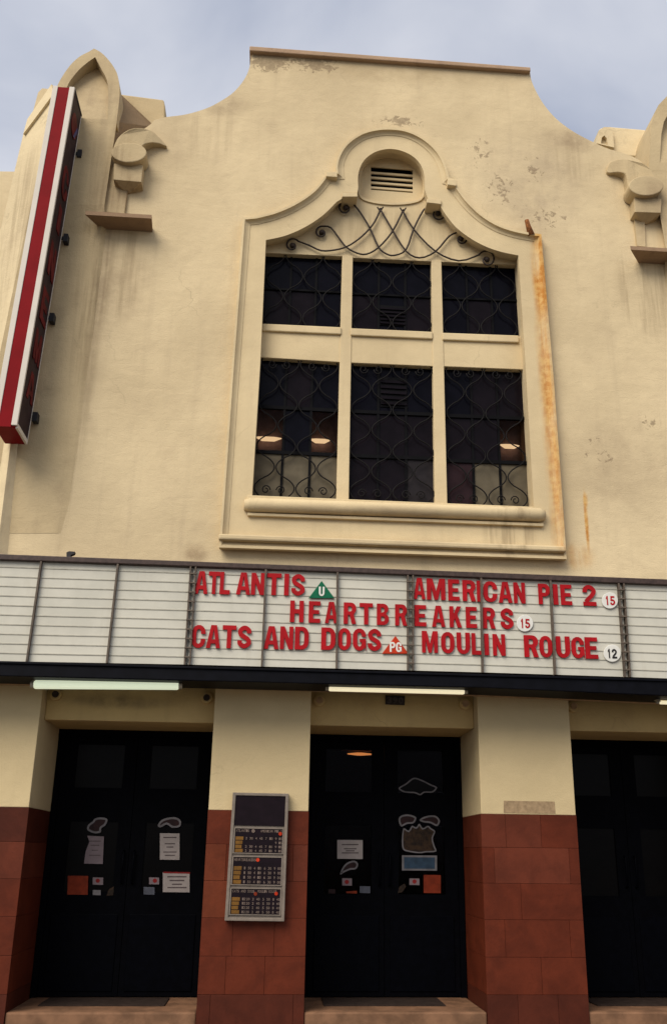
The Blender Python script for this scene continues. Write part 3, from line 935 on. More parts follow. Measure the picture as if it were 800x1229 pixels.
# --- lintels, roundels, steps, doors
ROWZ = dict(top=Z_SOFFIT - 0.07, g1=at(420, 899, 1.0).z, g2=at(420, 952, 1.0).z, g3=at(420, 990, 1.0).z, g4=at(420, 1075, 1.0).z, kick=at(420, 1085, 1.0).z)
bays = [(PIERS[i][1], PIERS[i + 1][0]) for i in range(3)]
for bi, (xa, xb) in enumerate(bays):
    lin = box('lintel', (xa + 0.001, 0.22, Z_SOFFIT), (xb - 0.001, 1.15, Z_SPLIT), M_lintel, B, bev=0.01)
    for (fx) in ((0.055, 0.945) if bi < 2 else (0.06,)):
        cxr = xa + (xb - xa) * fx
        zr = at(470, 843, 0.2).z
        V, Fc = tube_data([Vector((cxr, 0.225, zr)), Vector((cxr, 0.17, zr))], 0.065, 20)
        rd = link('roundel', V, Fc, M_lintel, lin)
        bevel(rd, 0.012)
        V, Fc = tube_data([Vector((cxr, 0.18, zr)), Vector((cxr, 0.15, zr))], 0.036, 16)
        link('roundel_boss', V, Fc, M_under if bi else M_iron, rd)
    st = box('door_step', (xa + 0.006, 0.012, Z_STREET - 0.02), (xb - 0.006, 1.2, Z_STEP), M_step, B, bev=0.018)
    tag(box('doormat', (xa + 0.22, 0.40, Z_STEP), (xb - 0.35, 0.95, Z_STEP + 0.012), M_mat, None, bev=0.004),
        ['dark doormat on the step in front of the left double doors', 'dark doormat on the step in front of the middle double doors', 'dark doormat on the step in front of the right double doors'][bi], 'doormat', 'doormats on the cinema steps')
    fr = box('door_frame', (xa + 0.001, 1.02, Z_SOFFIT - 0.075), (xb - 0.001, 1.10, Z_SOFFIT - 0.001), M_door, B)
    jw = 0.07
    box('door_jamb', (xa + 0.005, 1.02, Z_STEP + 0.001), (xa + jw, 1.10, Z_SOFFIT - 0.077), M_door, fr)
    box('door_jamb', (xb - jw, 1.02, Z_STEP + 0.001), (xb - 0.005, 1.10, Z_SOFFIT - 0.077), M_door, fr)
    xc = (xa + xb) / 2
    for si, (la, lb) in enumerate(((xa + jw + 0.004, xc - 0.003), (xc + 0.003, xb - jw - 0.004))):
        wd_ = lb - la
        ga, gb = la + wd_ * 0.19, lb - wd_ * 0.17
        z0, z1 = Z_STEP + 0.012, ROWZ['top'] - 0.008
        def rect(x0_, x1_, za, zb_):
            return [Vector((x0_, 1.03, za)), Vector((x1_, 1.03, za)), Vector((x1_, 1.03, zb_)), Vector((x0_, 1.03, zb_))]
        leaf = wplate('door', [rect(la, lb, z0, z1), rect(ga, gb, ROWZ['g2'], ROWZ['g1']), rect(ga, gb, ROWZ['g4'], ROWZ['g3'])], 0.05, M_door, B)
        gm = M_g_lobby if bi == 1 else M_g_door
        for za, zb_ in ((ROWZ['g2'], ROWZ['g1']), (ROWZ['g4'], ROWZ['g3'])):
            box('glass_pane', (ga - 0.01, 1.05, za - 0.01), (gb + 0.01, 1.056, zb_ + 0.01), gm, leaf)
            for t_ in range(4):
                pass
            box('glazing_bead', (ga, 1.036, za), (gb, 1.049, za + 0.018), M_door, leaf)
        box('kick_panel', (la + 0.06, 1.018, z0 + 0.05), (lb - 0.06, 1.0295, ROWZ['kick'] - 0.12), M_kick, leaf, bev=0.004)
        hx = lb - 0.055 if si == 0 else la + 0.055
        zc_ = (ROWZ['g3'] + ROWZ['g4']) / 2 - 0.1
        V, Fc = tube_data([Vector((hx, 1.03, zc_ + 0.17)), Vector((hx, 0.985, zc_ + 0.16)), Vector((hx, 0.98, zc_)), Vector((hx, 0.985, zc_ - 0.16)), Vector((hx, 1.03, zc_ - 0.17))], 0.011, 8)
        link('handle', V, Fc, M_kick, leaf, smooth=True)

# --- lamp in the lobby
p = at(431, 905, 2.6)
lt = thing('lobby_lamp', 'small orange ceiling lamp glowing in the lobby behind the middle doors', 'lamp', p)
V, Fc = tube_data([p + Vector((-0.16, 0, 0)), p + Vector((-0.03, 0, 0)), p + Vector((0.03, 0, 0)), p + Vector((0.2, 0, 0))], [0.006, 0.02, 0.02, 0.006], 8)
link('lamp_tube', V, Fc, M_lobby, lt, smooth=True)
box('lamp_bracket', p + Vector((-0.24, -0.02, 0.04)), p + Vector((0.28, 0.05, 0.055)), M_under, lt)
box('lamp_drop', p + Vector((-0.01, 0.01, 0.055)), p + Vector((0.01, 0.03, Z_SOFFIT + 0.25 - p.z)), M_under, lt)

# ------------------------------------------------------------------ neighbouring wing on the left
nbx = plate('neighbouring_building', [(-260, 203), (26, 206), (26, 760), (-260, 760)], 2.2, 7.0, M_wall)
tag(nbx, 'plain tan wall of the lower building left of the tower', 'building')

# ------------------------------------------------------------------ the cinema sign
S = thing('cinema_sign', 'long white canopy sign with letter rails carrying film titles above the doors', 'sign', at(400, 822, 0))
def ymid(x, pts):
    for (xa, ya), (xb, yb) in zip(pts, pts[1:]):
        if x <= xb:
            return ya + (yb - ya) * (x - xa) / (xb - xa)
    (xa, ya), (xb, yb) = pts[-2:]
    return ya + (yb - ya) * (x - xa) / (xb - xa)
T_TOP = [(-140, 659.5), (0, 665), (231, 673), (580, 686.5), (800, 695), (930, 700)]
T_BOT = [(-140, 666), (0, 671.5), (231, 679.5), (580, 693), (800, 701.5), (930, 707)]
P_BOT = [(-140, 790), (0, 793.4), (222, 797.5), (580, 807), (756, 812.6), (930, 819)]
F_BOT = [(-140, 808), (0, 811.5), (216, 814.5), (580, 825.5), (800, 835), (930, 841)]
xs_ = [-140, 0, 110, 222, 400, 580, 756, 930]
def band(name, A_, B_, y0, y1, m, parent, bev=0, dA=0, dB=0):
    return plate(name, [(x, ymid(x, A_) + dA) for x in xs_] + [(x, ymid(x, B_) + dB) for x in reversed(xs_)], y0, y1, m, parent, bev=bev)
band('top_rail', T_TOP, T_BOT, YC - 0.05, YC + 0.14, M_sign_bar, S, bev=0.008)
band('sign_box', T_BOT, P_BOT, YC + 0.03, -0.004, M_sign_bar, S, dA=-2, dB=1)
band('fascia', P_BOT, F_BOT, YC - 0.05, -0.12, M_fascia, S, bev=0.01, dA=1.5)
band('fascia_lip', P_BOT, P_BOT, YC - 0.07, YC + 0.02, M_fascia, S, bev=0.004, dA=-0.6, dB=2.2)
band('soffit_board', F_BOT, F_BOT, YC + 0.02, -0.005, M_under, S, dA=-1.5, dB=1.0)
DIV = [(-41, -60), (49.5, 32), (141.5, 128), (232, 224.5), (319, 314), (405, 403.8), (492.3, 492.6), (577, 579), (660, 666), (745, 753), (830, 842), (915, 930)]
DOUBLE = {3, 6, 9}
for i, (xt, xb_) in enumerate(DIV):
    yt, yb = ymid(xt, T_BOT), ymid(xb_, P_BOT)
    for off in ((-3.2, 3.0) if i in DOUBLE else (0,)):
        wv = 0.9 if i in DOUBLE else 1.1
        dv = plate('divider', [(xt + off - wv, yt), (xt + off + wv, yt), (xb_ + off + wv, yb), (xb_ + off - wv, yb)], YC - 0.045, YC + 0.02, M_div, S)
    if i in DOUBLE:
        for k in range(10):
            f = (k + 0.75) / 10.6
            x = xt + (xb_ - xt) * f
            y = yt + (yb - yt) * f
            plate('rail_clip', [(x - 4.4, y - 0.9), (x + 4.4, y - 0.6), (x + 4.4, y + 1.2), (x - 4.4, y + 0.9)], YC - 0.05, YC - 0.02, M_div, S)
for i in range(len(DIV) - 1):
    (ta, ba), (tb, bb) = DIV[i], DIV[i + 1]
    q = [(ta, ymid(ta, T_BOT)), (tb, ymid(tb, T_BOT)), (bb, ymid(bb, P_BOT)), (ba, ymid(ba, P_BOT))]
    if i in DOUBLE:
        q[0], q[3] = (q[0][0] + .3, q[0][1]), (q[3][0] + .3, q[3][1])
    if i + 1 in DOUBLE:
        q[1], q[2] = (q[1][0] - .3, q[1][1]), (q[2][0] - .3, q[2][1])
    plate('sign_panel', q, YC, YC + 0.028, M_panel, S)
    for k in range(10):
        f = (k + 0.75) / 10.6
        a, b = lerp2(q, 0.008, f), lerp2(q, 0.992, f)
        plate('letter_rail', [(a[0], a[1] - 0.55), (b[0], b[1] - 0.55), (b[0], b[1] + 0.55), (a[0], a[1] + 0.55)], YC - 0.006, YC - 0.001, M_rail, S)
# small stray bracket on the top rail
plate('cable_bracket', [(80, 668), (80, 663), (83, 661.5), (90, 662), (89, 664.5), (85, 666), (85, 669)], YC - 0.03, YC + 0.03, M_bracket, S)

# --- letters
GLYPH = {}
def glyph(ch, bold=0.068):
    k = (ch, bold)
    if k in GLYPH:
        return GLYPH[k]
    cu = bpy.data.curves.new('glyph', 'FONT')
    cu.body = ch
    cu.size = 1.0
    cu.offset = bold
    cu.extrude = 0.5
    cu.resolution_u = 4
    to = bpy.data.objects.new('glyph', cu)
    COL.objects.link(to)
    bpy.context.view_layer.update()
    me = bpy.data.meshes.new_from_object(to.evaluated_get(bpy.context.evaluated_depsgraph_get()))
    bpy.data.objects.remove(to)
    xs = [v.co.x for v in me.vertices]
    ys = [v.co.y for v in me.vertices]
    ax, bx, ay, by = min(xs), max(xs), min(ys), max(ys)
    for v in me.vertices:
        v.co.x = (v.co.x - ax) / (bx - ax)
        v.co.y = (v.co.y - ay) / (by - ay)
        v.co.z = v.co.z + 0.5
    me.name = 'letter'
    GLYPH[k] = me
    return me
def _arc(cx, cy, rx, ry, a0, a1, n=7):
    return [(cx + rx * math.cos(R(a0 + (a1 - a0) * k / n)), cy + ry * math.sin(R(a0 + (a1 - a0) * k / n))) for k in range(n + 1)]
def _band(pts, hx=0.165, hy=0.098, n=6):
    c = spline([(x, y, 0) for x, y in pts], n)
    l, r_ = [], []
    for i, p in enumerate(c):
        t = (c[min(i + 1, len(c) - 1)] - c[max(i - 1, 0)]).normalized()
        l.append((p.x - t.y * hx, p.y + t.x * hy))
        r_.append((p.x + t.y * hx, p.y - t.x * hy))
    return l + list(reversed(r_))
_bar = 0.185
BLOCK = {
    'A': [[(0, 0), (.29, 0), (.335, .2), (.665, .2), (.71, 0), (1, 0), (.70, 1), (.30, 1)], [(.385, .37), (.615, .37), (.5, .83)]],
    'T': [[(.34, 0), (.66, 0), (.66, .81), (1, .81), (1, 1), (0, 1), (0, .81), (.34, .81)]],
    'L': [[(0, 0), (1, 0), (1, .19), (.38, .19), (.38, 1), (0, 1)]],
    'N': [[(0, 0), (.31, 0), (.31, .54), (.67, 0), (1, 0), (1, 1), (.69, 1), (.69, .46), (.33, 1), (0, 1)]],
    'I': [[(0, 0), (1, 0), (1, 1), (0, 1)]],
    'M': [[(0, 0), (.235, 0), (.235, .60), (.41, 0), (.59, 0), (.765, .60), (.765, 0), (1, 0), (1, 1), (.69, 1), (.5, .40), (.31, 1), (0, 1)]],
    'E': [[(0, 0), (1, 0), (1, .19), (.38, .19), (.38, .41), (.9, .41), (.9, .59), (.38, .59), (.38, .81), (1, .81), (1, 1), (0, 1)]],
    'H': [[(0, 0), (.33, 0), (.33, .4), (.67, .4), (.67, 0), (1, 0), (1, 1), (.67, 1), (.67, .6), (.33, .6), (.33, 1), (0, 1)]],
    'K': [[(0, 0), (.33, 0), (.33, .30), (.43, .43), (.64, 0), (1, 0), (.64, .62), (.98, 1), (.62, 1), (.33, .62), (.33, 1), (0, 1)]],
    'P': [[(0, 0), (.34, 0), (.34, .38)] + _arc(.58, .69, .42, .31, -90, 90) + [(0, 1)], [(.34, .56)] + _arc(.53, .69, .13, .13, -90, 90) + [(.34, .82)]],
    'R': [[(0, 0), (.34, 0), (.34, .42), (.48, .42), (.66, 0), (1, 0), (.80, .44)] + _arc(.58, .715, .42, .285, -45, 90) + [(0, 1)], [(.34, .58)] + _arc(.53, .70, .13, .12, -90, 90) + [(.34, .82)]],
    'D': [[(0, 0)] + _arc(.52, .36, .48, .36, -90, 0) + _arc(.52, .64, .48, .36, 0, 90) + [(0, 1)], [(.34, .18)] + _arc(.49, .34, .18, .16, -90, 0) + _arc(.49, .66, .18, .16, 0, 90) + [(.34, .82)]],
    'B': [[(0, 0)] + _arc(.56, .27, .44, .27, -90, 62) + _arc(.54, .755, .42, .245, -48, 90) + [(0, 1)], [(.34, .17)] + _arc(.52, .285, .14, .115, -90, 90) + [(.34, .40)], [(.34, .58)] + _arc(.50, .705, .13, .115, -90, 90) + [(.34, .82)]],
    'O': [_arc(.5, .36, .5, .36, 180, 360) + _arc(.5, .64, .5, .36, 0, 180), _arc(.5, .33, .17, .15, 180, 360) + _arc(.5, .67, .17, .15, 0, 180)],
    'U': [[(0, 1)] + _arc(.5, .35, .5, .35, 180, 360) + [(1, 1), (.66, 1)] + _arc(.5, .33, .16, .15, 360, 180) + [(.34, 1)]],
    'C': [[(1, .61)] + _arc(.5, .66, .5, .34, 0, 180) + _arc(.5, .34, .5, .34, 180, 360) + [(1, .40), (.67, .40)] + _arc(.5, .33, .17, .15, 360, 180) + _arc(.5, .67, .17, .15, 180, 0) + [(.67, .61)]],
    'G': [[(1, .63)] + _arc(.5, .66, .5, .34, 0, 180) + _arc(.5, .34, .5, .34, 180, 330) + [(.98, 0), (1, 0.02), (1, .53), (.52, .53), (.52, .38), (.67, .38)] + _arc(.5, .33, .17, .15, 360, 180) + _arc(.5, .67, .17, .15, 180, 0) + [(.67, .63)]],
    'S': [_band([(.83, .66), (.80, .80), (.5, .902), (.19, .78), (.24, .60), (.5, .50), (.78, .38), (.82, .21), (.5, .098), (.19, .20), (.165, .34)])],
    '2': [_band([(.165, .64), (.20, .81), (.5, .902), (.83, .76), (.75, .55), (.36, .30), (.19, .19)]), [(0, 0), (1, 0), (1, .19), (0, .19)]],
    '1': [[(.40, 0), (.76, 0), (.76, 1), (.50, 1), (.2, .80), (.2, .63), (.40, .71)]],
    '5': [_band([(.17, .30), (.22, .15), (.5, .098), (.82, .24), (.80, .47), (.5, .565), (.24, .50)], 0.165, 0.09), [(.08, .47), (.36, .535), (.40, .82), (.92, .82), (.92, 1), (.14, 1)]],
}
BMESH = {}
def block(ch):
    if ch not in BLOCK:
        return glyph(ch, 0.045)
    if ch in BMESH:
        return BMESH[ch]
    loops = BLOCK[ch]
    groups = [[loops[0]], [loops[1]]] if ch in '25' else [loops]
    V, Fc = [], []
    for gi, gr in enumerate(groups):
        v, f = poly_solid([[Vector((x, y, 1.0 + 0.05 * gi)) for x, y in l] for l in gr], Vector((0, 0, -1.0 - 0.05 * gi)))
        b_ = len(V)
        V += v
        Fc += [tuple(i + b_ for i in t) for t in f]
    me = bpy.data.meshes.new('letter')
    me.from_pydata(V, [], Fc)
    bm = bmesh.new()
    bm.from_mesh(me)
    bmesh.ops.recalc_face_normals(bm, faces=bm.faces)
    bm.to_mesh(me)
    bm.free()
    BMESH[ch] = me
    return me
def letter(name, ch, x0, x1, yt, yb, Y, th, m, parent=None, bold=0.068):
    """a raised character filling that box of the photograph, standing on the plane y = Y"""
    src = block(ch)
    me = GLYPH.get((ch, bold, m.name))
    if me is None:
        me = src.copy()
        me.materials.clear()
        me.materials.append(m)
        GLYPH[(ch, bold, m.name)] = me
    a, b = at(x0, yb, Y), at(x1, yb, Y)
    c = at((x0 + x1) / 2, yt, Y)
    o = bpy.data.objects.new(name, me)
    COL.objects.link(o)
    o.rotation_euler = (R(90), 0, 0)
    o.scale = (b.x - a.x, c.z - (a.z + b.z) / 2, th)
    put(o, Vector((a.x, Y, (a.z + b.z) / 2)), parent)
    return o

WORDS = [
    ('ATLANTIS', 'top line', [(233, 249), (249.3, 263), (263.2, 275.6), (283, 300), (300.8, 317), (319.4, 337), (340.5, 346.2), (349.3, 365.3)], lambda x: 685.6 + (x - 233) * 0.030, lambda x: 712.8 + (x - 233) * 0.018),
    ('AMERICAN', 'top line', [(495.8, 510), (511.8, 534), (537.5, 551), (554.8, 570.5), (572, 577), (579.7, 596.5), (598, 614.3), (616.3, 630)], lambda x: 693.5 + (x - 496) * 0.047, lambda x: 719 + (x - 496) * 0.042),
    ('PIE', 'top line', [(646, 660), (663.6, 669.4), (672.7, 686)], lambda x: 700.7 + (x - 646) * 0.04, lambda x: 725.2 + (x - 646) * 0.035),
    ('2', 'top line', [(699.5, 715)], lambda x: 702.4, lambda x: 727.3),
    ('HEARTBREAKERS', 'middle line', [(347.5, 364), (370, 384), (389.5, 404.8), (412, 427), (431, 447), (451.8, 466.3), (473.8, 488), (497, 511.2), (518, 533.8), (539.2, 553.8), (558.8, 572), (578.8, 594), (600.6, 615.8)], lambda x: 720.8 + (x - 347) * 0.036, lambda x: 746.6 + (x - 347) * 0.033),
    ('CATS', 'bottom line', [(229.2, 245.8), (247, 264), (266, 282.5), (284.5, 300.8)], lambda x: 750 + (x - 229) * 0.016, lambda x: 777.8 + (x - 229) * 0.008),
    ('AND', 'bottom line', [(316, 334), (335.5, 351.3), (353.3, 370)], lambda x: 751.6 + (x - 316) * 0.02, lambda x: 779 + (x - 316) * 0.015),
    ('DOGS', 'bottom line', [(385, 402), (405, 420.6), (423, 438.8), (441, 457)], lambda x: 753.2 + (x - 385) * 0.026, lambda x: 780 + (x - 385) * 0.024),
    ('MOULIN', 'bottom line', [(506, 525), (529, 545), (547.8, 563.8), (565.8, 578), (581, 586.4), (591.2, 606.2)], lambda x: 757.2 + (x - 506) * 0.045, lambda x: 783.2 + (x - 506) * 0.042),
    ('ROUGE', 'bottom line', [(628.8, 645.8), (647.3, 662.6), (667.2, 684), (685.8, 701), (702.3, 717.2)], lambda x: 762.4 + (x - 629) * 0.034, lambda x: 788.6 + (x - 629) * 0.026)]
ORD = ['first', 'second', 'third', 'fourth', 'fifth', 'sixth', 'seventh', 'eighth', 'ninth', 'tenth', 'eleventh', 'twelfth', 'thirteenth']
NAMES = {'2': 'two'}
for word, line, boxes, ft, fb in WORDS:
    for k, (ch, (xa, xb)) in enumerate(zip(word, boxes)):
        xm_ = (xa + xb) / 2
        o = letter('sign_letter', ch, xa, xb, ft(xm_), fb(xm_), YC - 0.012, 0.012, M_letter)
        if word == '2':
            lab = 'red numeral 2 after PIE on the top line of the cinema sign'
        else:
            lab = 'red capital %s, %s letter of %s on the %s of the cinema sign' % (ch, ORD[k], word, line)
        tag(o, lab, 'letter', 'red letters on the cinema sign')
# certificate badges
def badge(pts, m, txt, tb, mt, label, th=0.018):
    p = plate('rating_badge', pts, YC - 0.022, YC - 0.010, m, None, bev=0.004)
    tag(p, label, 'badge', 'age rating badges on the cinema sign')
    n = len(txt)
    x0, x1, yt, yb = tb
    wd = (x1 - x0) / n
    for i, ch in enumerate(txt):
        sl_ = 0.28 if ch == '1' else 0.0
        letter('badge_print', ch, x0 + wd * (i + 0.04 + sl_ * 0.5), x0 + wd * (i + 0.94 - sl_ * 0.5), yt + i * 0.3, yb + i * 0.3, YC - 0.022, 0.003, mt, p)
badge([(370, 718), (401.3, 718), (385.8, 697)], M_green, 'U', (382, 389.6, 704.2, 715.5), M_white, 'green triangular badge with a white U after ATLANTIS')
badge([(458, 784.6), (490, 784.6), (474.2, 763)], M_orange_red, 'PG', (467, 482, 770.5, 782.5), M_white, 'orange red triangular badge with white PG after DOGS')
badge(ellipse(731.3, 720.6, 9.8, 9.8, 32), M_white, '15', (725, 738, 715.2, 726.2), M_letter, 'white round badge with a red 15 at the end of the top line')
badge(ellipse(629.4, 748, 10.0, 10.0, 32), M_white, '15', (623, 636, 742.5, 753.8), M_letter, 'white round badge with a red 15 after HEARTBREAKERS')
badge(ellipse(734.2, 784, 10.4, 10.4, 32), M_white, '12', (727.4, 740.4, 778.6, 790), M_black, 'white round badge with a black 12 after ROUGE')

# --- fluorescent lamps under the sign
def lamp(xa, xb, ya, yb, Y, rad, mt, label, clips=4):
    a, b = at(xa, ya, Y), at(xb, yb, Y)
    t = thing('fluorescent_lamp', label, 'lamp', (a + b) / 2, 'fluorescent lamps under the cinema sign')
    V, Fc = tube_data([a, a.lerp(b, 0.012), a.lerp(b, 0.988), b], [rad * 0.75, rad, rad, rad * 0.75], 12)
    link('lamp_tube', V, Fc, mt, t, smooth=True)
    d = Vector((0, 0.01, rad + 0.016))
    v0, v1 = a + d, b + d
    V = [v0 + Vector((-0.03, -0.03, -0.012)), v1 + Vector((0.03, -0.03, -0.012)), v1 + Vector((0.03, 0.05, -0.012)), v0 + Vector((-0.03, 0.05, -0.012))]
    V += [p + Vector((0, 0, 0.026)) for p in V]
    link('batten', V, [(0, 1, 2, 3), (4, 5, 6, 7), (0, 1, 5, 4), (1, 2, 6, 5), (2, 3, 7, 6), (3, 0, 4, 7)], M_batten, t)
    for k in range(clips):
        p = a.lerp(b, (k + 0.0) / (clips - 1))
        box('lamp_clip', p + Vector((-0.012, -0.022, rad * 0.2)), p + Vector((0.012, 0.03, rad + 0.05)), M_batten, t)
    for f in (-0.008, 1.008):
        p = a.lerp(b, f)
        V, Fc = tube_data([p + Vector((-0.02, 0, 0)), p + Vector((0.02, 0, 0))], rad * 0.8, 10)
        link('end_cap', V, Fc, M_batten, t)
lamp(41, 215, 821.5, 822.8, -0.40, 0.046, M_tube, 'greenish white fluorescent lamp glowing over the left double doors')
lamp(394, 557, 826.2, 830.2, -0.40, 0.030, M_tube_warm, 'thin yellowish fluorescent lamp glowing over the middle double doors')
lamp(790, 930, 843, 848, -0.34, 0.020, M_tube_warm, 'fluorescent lamp over the right double doors, only its end in view')

# house number
pq = plate('number_plaque', [(462.5, 834.5), (485.5, 835.5), (485.3, 846), (462.3, 845)], 0.185, 0.222, M_plaque, None, bev=0.003)
tag(pq, 'small dark number plaque reading 390 on the lintel over the middle doors', 'plaque')
for i, ch in enumerate('390'):
    letter('numeral', ch, 464.3 + i * 6.8, 470 + i * 6.8, 836.2 + i * 0.25, 844 + i * 0.25, 0.185, 0.006, M_plaque_num, pq, 0.02)

# ------------------------------------------------------------------ blade sign on the left tower
YF, YB = -0.62, -0.13
xr_ = at(20.5, 511, YF).x
lean = lambda z: (at(89.8, 105.3, YF).x - xr_) * (z - zbot) / (ztop - zbot)
xw = at(59, 280, YF).x - at(31, 280, YF).x
xl_ = xr_ - xw
ztop = at(85, 105, YF).z
zbot = at(15, 512, YF).z
BS = thing('blade_sign', 'tall red and white vertical sign reading CINEMA fixed to the left tower', 'sign', (xr_ - xw / 2, YB, zbot))
def blade(name, x0, x1, y0, y1, z0, z1, m, parent=BS, bev=0.0):
    o = box(name, (x0, y0, z0), (x1, y1, z1), m, parent, bev)
    c = WORLD[o]
    for vtx in o.data.vertices:
        vtx.co.x += lean(vtx.co.z + c.z)
    return o
blade('sign_body', xl_ + 0.02, xr_ - 0.02, YF + 0.02, YB, zbot, ztop, M_red, bev=0.006)
ww = xw * 0.235
xshift_top = 0.0
blade('white_strip', xl_, xl_ + ww, YF - 0.004, YF + 0.03, zbot + 0.02, ztop + 0.01, M_white_trim, bev=0.004)
blade('white_strip', xr_ - ww, xr_, YF - 0.004, YF + 0.03, zbot + 0.02, ztop + 0.01, M_white_trim, bev=0.004)
blade('red_front', xl_ + ww, xr_ - ww, YF + 0.004, YF + 0.02, zbot, ztop, M_red)
blade('side_panel', xr_ - 0.02, xr_ - 0.002, YF + 0.03, YB - 0.02, zbot + 0.05, ztop - 0.02, M_side)
blade('side_panel', xl_ + 0.002, xl_ + 0.02, YF + 0.03, YB - 0.02, zbot + 0.05, ztop - 0.02, M_side)
blade('edge_trim', xr_ - 0.02, xr_ + 0.002, YB - 0.02, YB, zbot, ztop, M_white_trim)
blade('edge_trim', xr_ - 0.02, xr_ + 0.004, YF + 0.03, YB - 0.02, zbot - 0.004, zbot + 0.05, M_white_trim)
blade('top_cap', xl_, xr_ + 0.004, YF + 0.03, YB, ztop - 0.02, ztop + 0.012, M_bracket)
YSM = (YF + YB) / 2
def zside(px, py):
    """height on the side panel, from a photograph point on it"""
    n = Vector((1, 0, 0))
    return at_plane(px, py, Vector((xr_ + 0.05, 0, 0)), n).z
rows = [('C', 77.5, 203, 72, 240), ('I', 71, 249, 67.5, 282), ('N', 63.5, 291, 58.5, 333), ('E', 53.5, 341, 49.5, 384), ('M', 45, 388, 41, 427), ('A', 35.5, 432, 31, 467)]
def side_letter(name, ch, z0, z1, y0, y1, m, parent, th=0.008):
    me = block(ch).copy()
    me.materials.clear()
    me.materials.append(m)
    o = bpy.data.objects.new(name, me)
    COL.objects.link(o)
    o.rotation_euler = (R(90), 0, R(90))
    o.scale = (y1 - y0, z1 - z0, th)
    put(o, Vector((xr_ - 0.004 + lean((z0 + z1) / 2), y0, z0)), parent)
    return o
zz = [(zside(a, b), zside(c, d)) for _, a, b, c, d in rows]
hh = YB - YF
for (ch, *_), (z1, z0) in zip(rows, zz):
    nar = 0.36 if ch == 'I' else 0.2
    side_letter('side_letter', ch, z0, z1, YF + 0.03 + hh * nar, YB - hh * nar * 0.8, M_sideletter, BS)
zc0, zc1 = zside(87, 146), zside(84.5, 176)
V = []
zc_m, rz = (zc0 + zc1) / 2, (zc0 - zc1) / 2
ring = [Vector((xr_ - 0.004 + lean(zc_m), YSM + hh * 0.30 * math.cos(t * math.pi / 12), zc_m + rz * math.sin(t * math.pi / 12))) for t in range(24)]
v, f = poly_solid([ring], Vector((0.008, 0, 0)))
em = link('side_emblem', v, f, M_sideletter, BS)
st_ = [Vector((xr_ + 0.004 + lean(zc_m), YSM + a * hh, zc_m + b * rz)) for a, b in ((-0.02, -0.95), (0.12, -0.85), (0.34, 0.25), (0.27, 0.5))]
v, f = poly_solid([st_], Vector((0.004, 0, 0)))
link('emblem_stripe', v, f, M_blue, em)
# steel lugs to the wall
for px, py in ((96.5, 187), (80, 288), (63.5, 383), (43.5, 502)):
    c = at(px, py, -0.08)
    box('wall_bracket', (c.x - 0.03, -0.14, c.z - 0.06), (c.x + 0.028, -0.04, c.z + 0.055), M_bracket, BS, bev=0.004)
    box('bracket_arm', (xr_ - 0.02 + lean(c.z), -0.125, c.z - 0.02), (c.x - 0.025, -0.10, c.z + 0.02), M_bracket, BS)
    box('fixing_plate', (c.x - 0.02, -0.04, c.z - 0.03), (c.x + 0.018, 0.03, c.z + 0.03), M_bracket, BS)

# ------------------------------------------------------------------ showtimes case on the pier
CYF = -0.10
C4 = [(279.5, 951), (346.5, 952.5), (341, 1106), (269.5, 1105)]
case = plate('showtimes_case', C4, CYF + 0.02, -0.006, M_metal, None, bev=0.004)
tag(case, 'metal framed showtimes board with black panels on the left tiled pier', 'notice board')
def cq(u0, u1, v0, v1):
    return [lerp2(C4, u0, v0), lerp2(C4, u1, v0), lerp2(C4, u1, v1), lerp2(C4, u0, v1)]
plate('case_frame', cq(0, 1, 0, 1), CYF, CYF + 0.021, M_metal, case, holes=[cq(0.055, 0.945, 0.022, 0.975)], bev=0.004)
tb_ = plate('title_board', cq(0.06, 0.94, 0.025, 0.255), CYF + 0.01, CYF + 0.021, M_board, case)
PAN = [(0.272, 0.475, 'ATLANTIS', 'AMERICAN PIE 2'), (0.495, 0.722, 'HEARTBREAKERS', ''), (0.742, 0.955, 'CATS AND DOGS', 'MOULIN ROUGE')]
def bars(name, quads, y0, y1, m, parent):
    V, Fc = [], []
    for q in quads:
        v, f = poly_solid([[at(x, y, y0) for x, y in q]], Vector((0, y1 - y0, 0)))
        b_ = len(V)
        V += v
        Fc += [tuple(i + b_ for i in t) for t in f]
    return link(name, V, Fc, m, parent)
def small_text(name, txt, u0, u1, v0, v1, m, parent):
    n = len(txt)
    wd = (u1 - u0) / n
    V, Fc = [], []
    for i, ch in enumerate(txt):
        if ch == ' ':
            continue
        me = glyph(ch, 0.02)
        q = cq(u0 + wd * (i + 0.05), u0 + wd * (i + 0.92), v0, v1)
        a, b, d = at(*q[3], CYF + 0.008), at(*q[2], CYF + 0.008), at(*q[0], CYF + 0.008)
        b_ = len(V)
        for vtx in me.vertices:
            V.append(Vector((a.x + (b.x - a.x) * vtx.co.x, CYF + 0.0085 - 0.002 * vtx.co.z, a.z + (d.z - a.z) * vtx.co.y)))
        Fc += [tuple(k + b_ for k in p_.vertices) for p_ in me.polygons]
    return link(name, V, Fc, m, parent)
TIMES = [[['2', '30', '4', '45', '7', '10', '9', '15'], ['', '', '', '', '', '', '9', '15'], ['2', '30', '4', '45', '7', '10', '9', '15'], ['2', '30', '4', '45', '7', '10', '9', '15']],
         [['1', '50', '4', '10', '6', '30', '9', '00']] * 4, [['12', '20', '2', '40', '5', '50', '8', '40']] * 4]
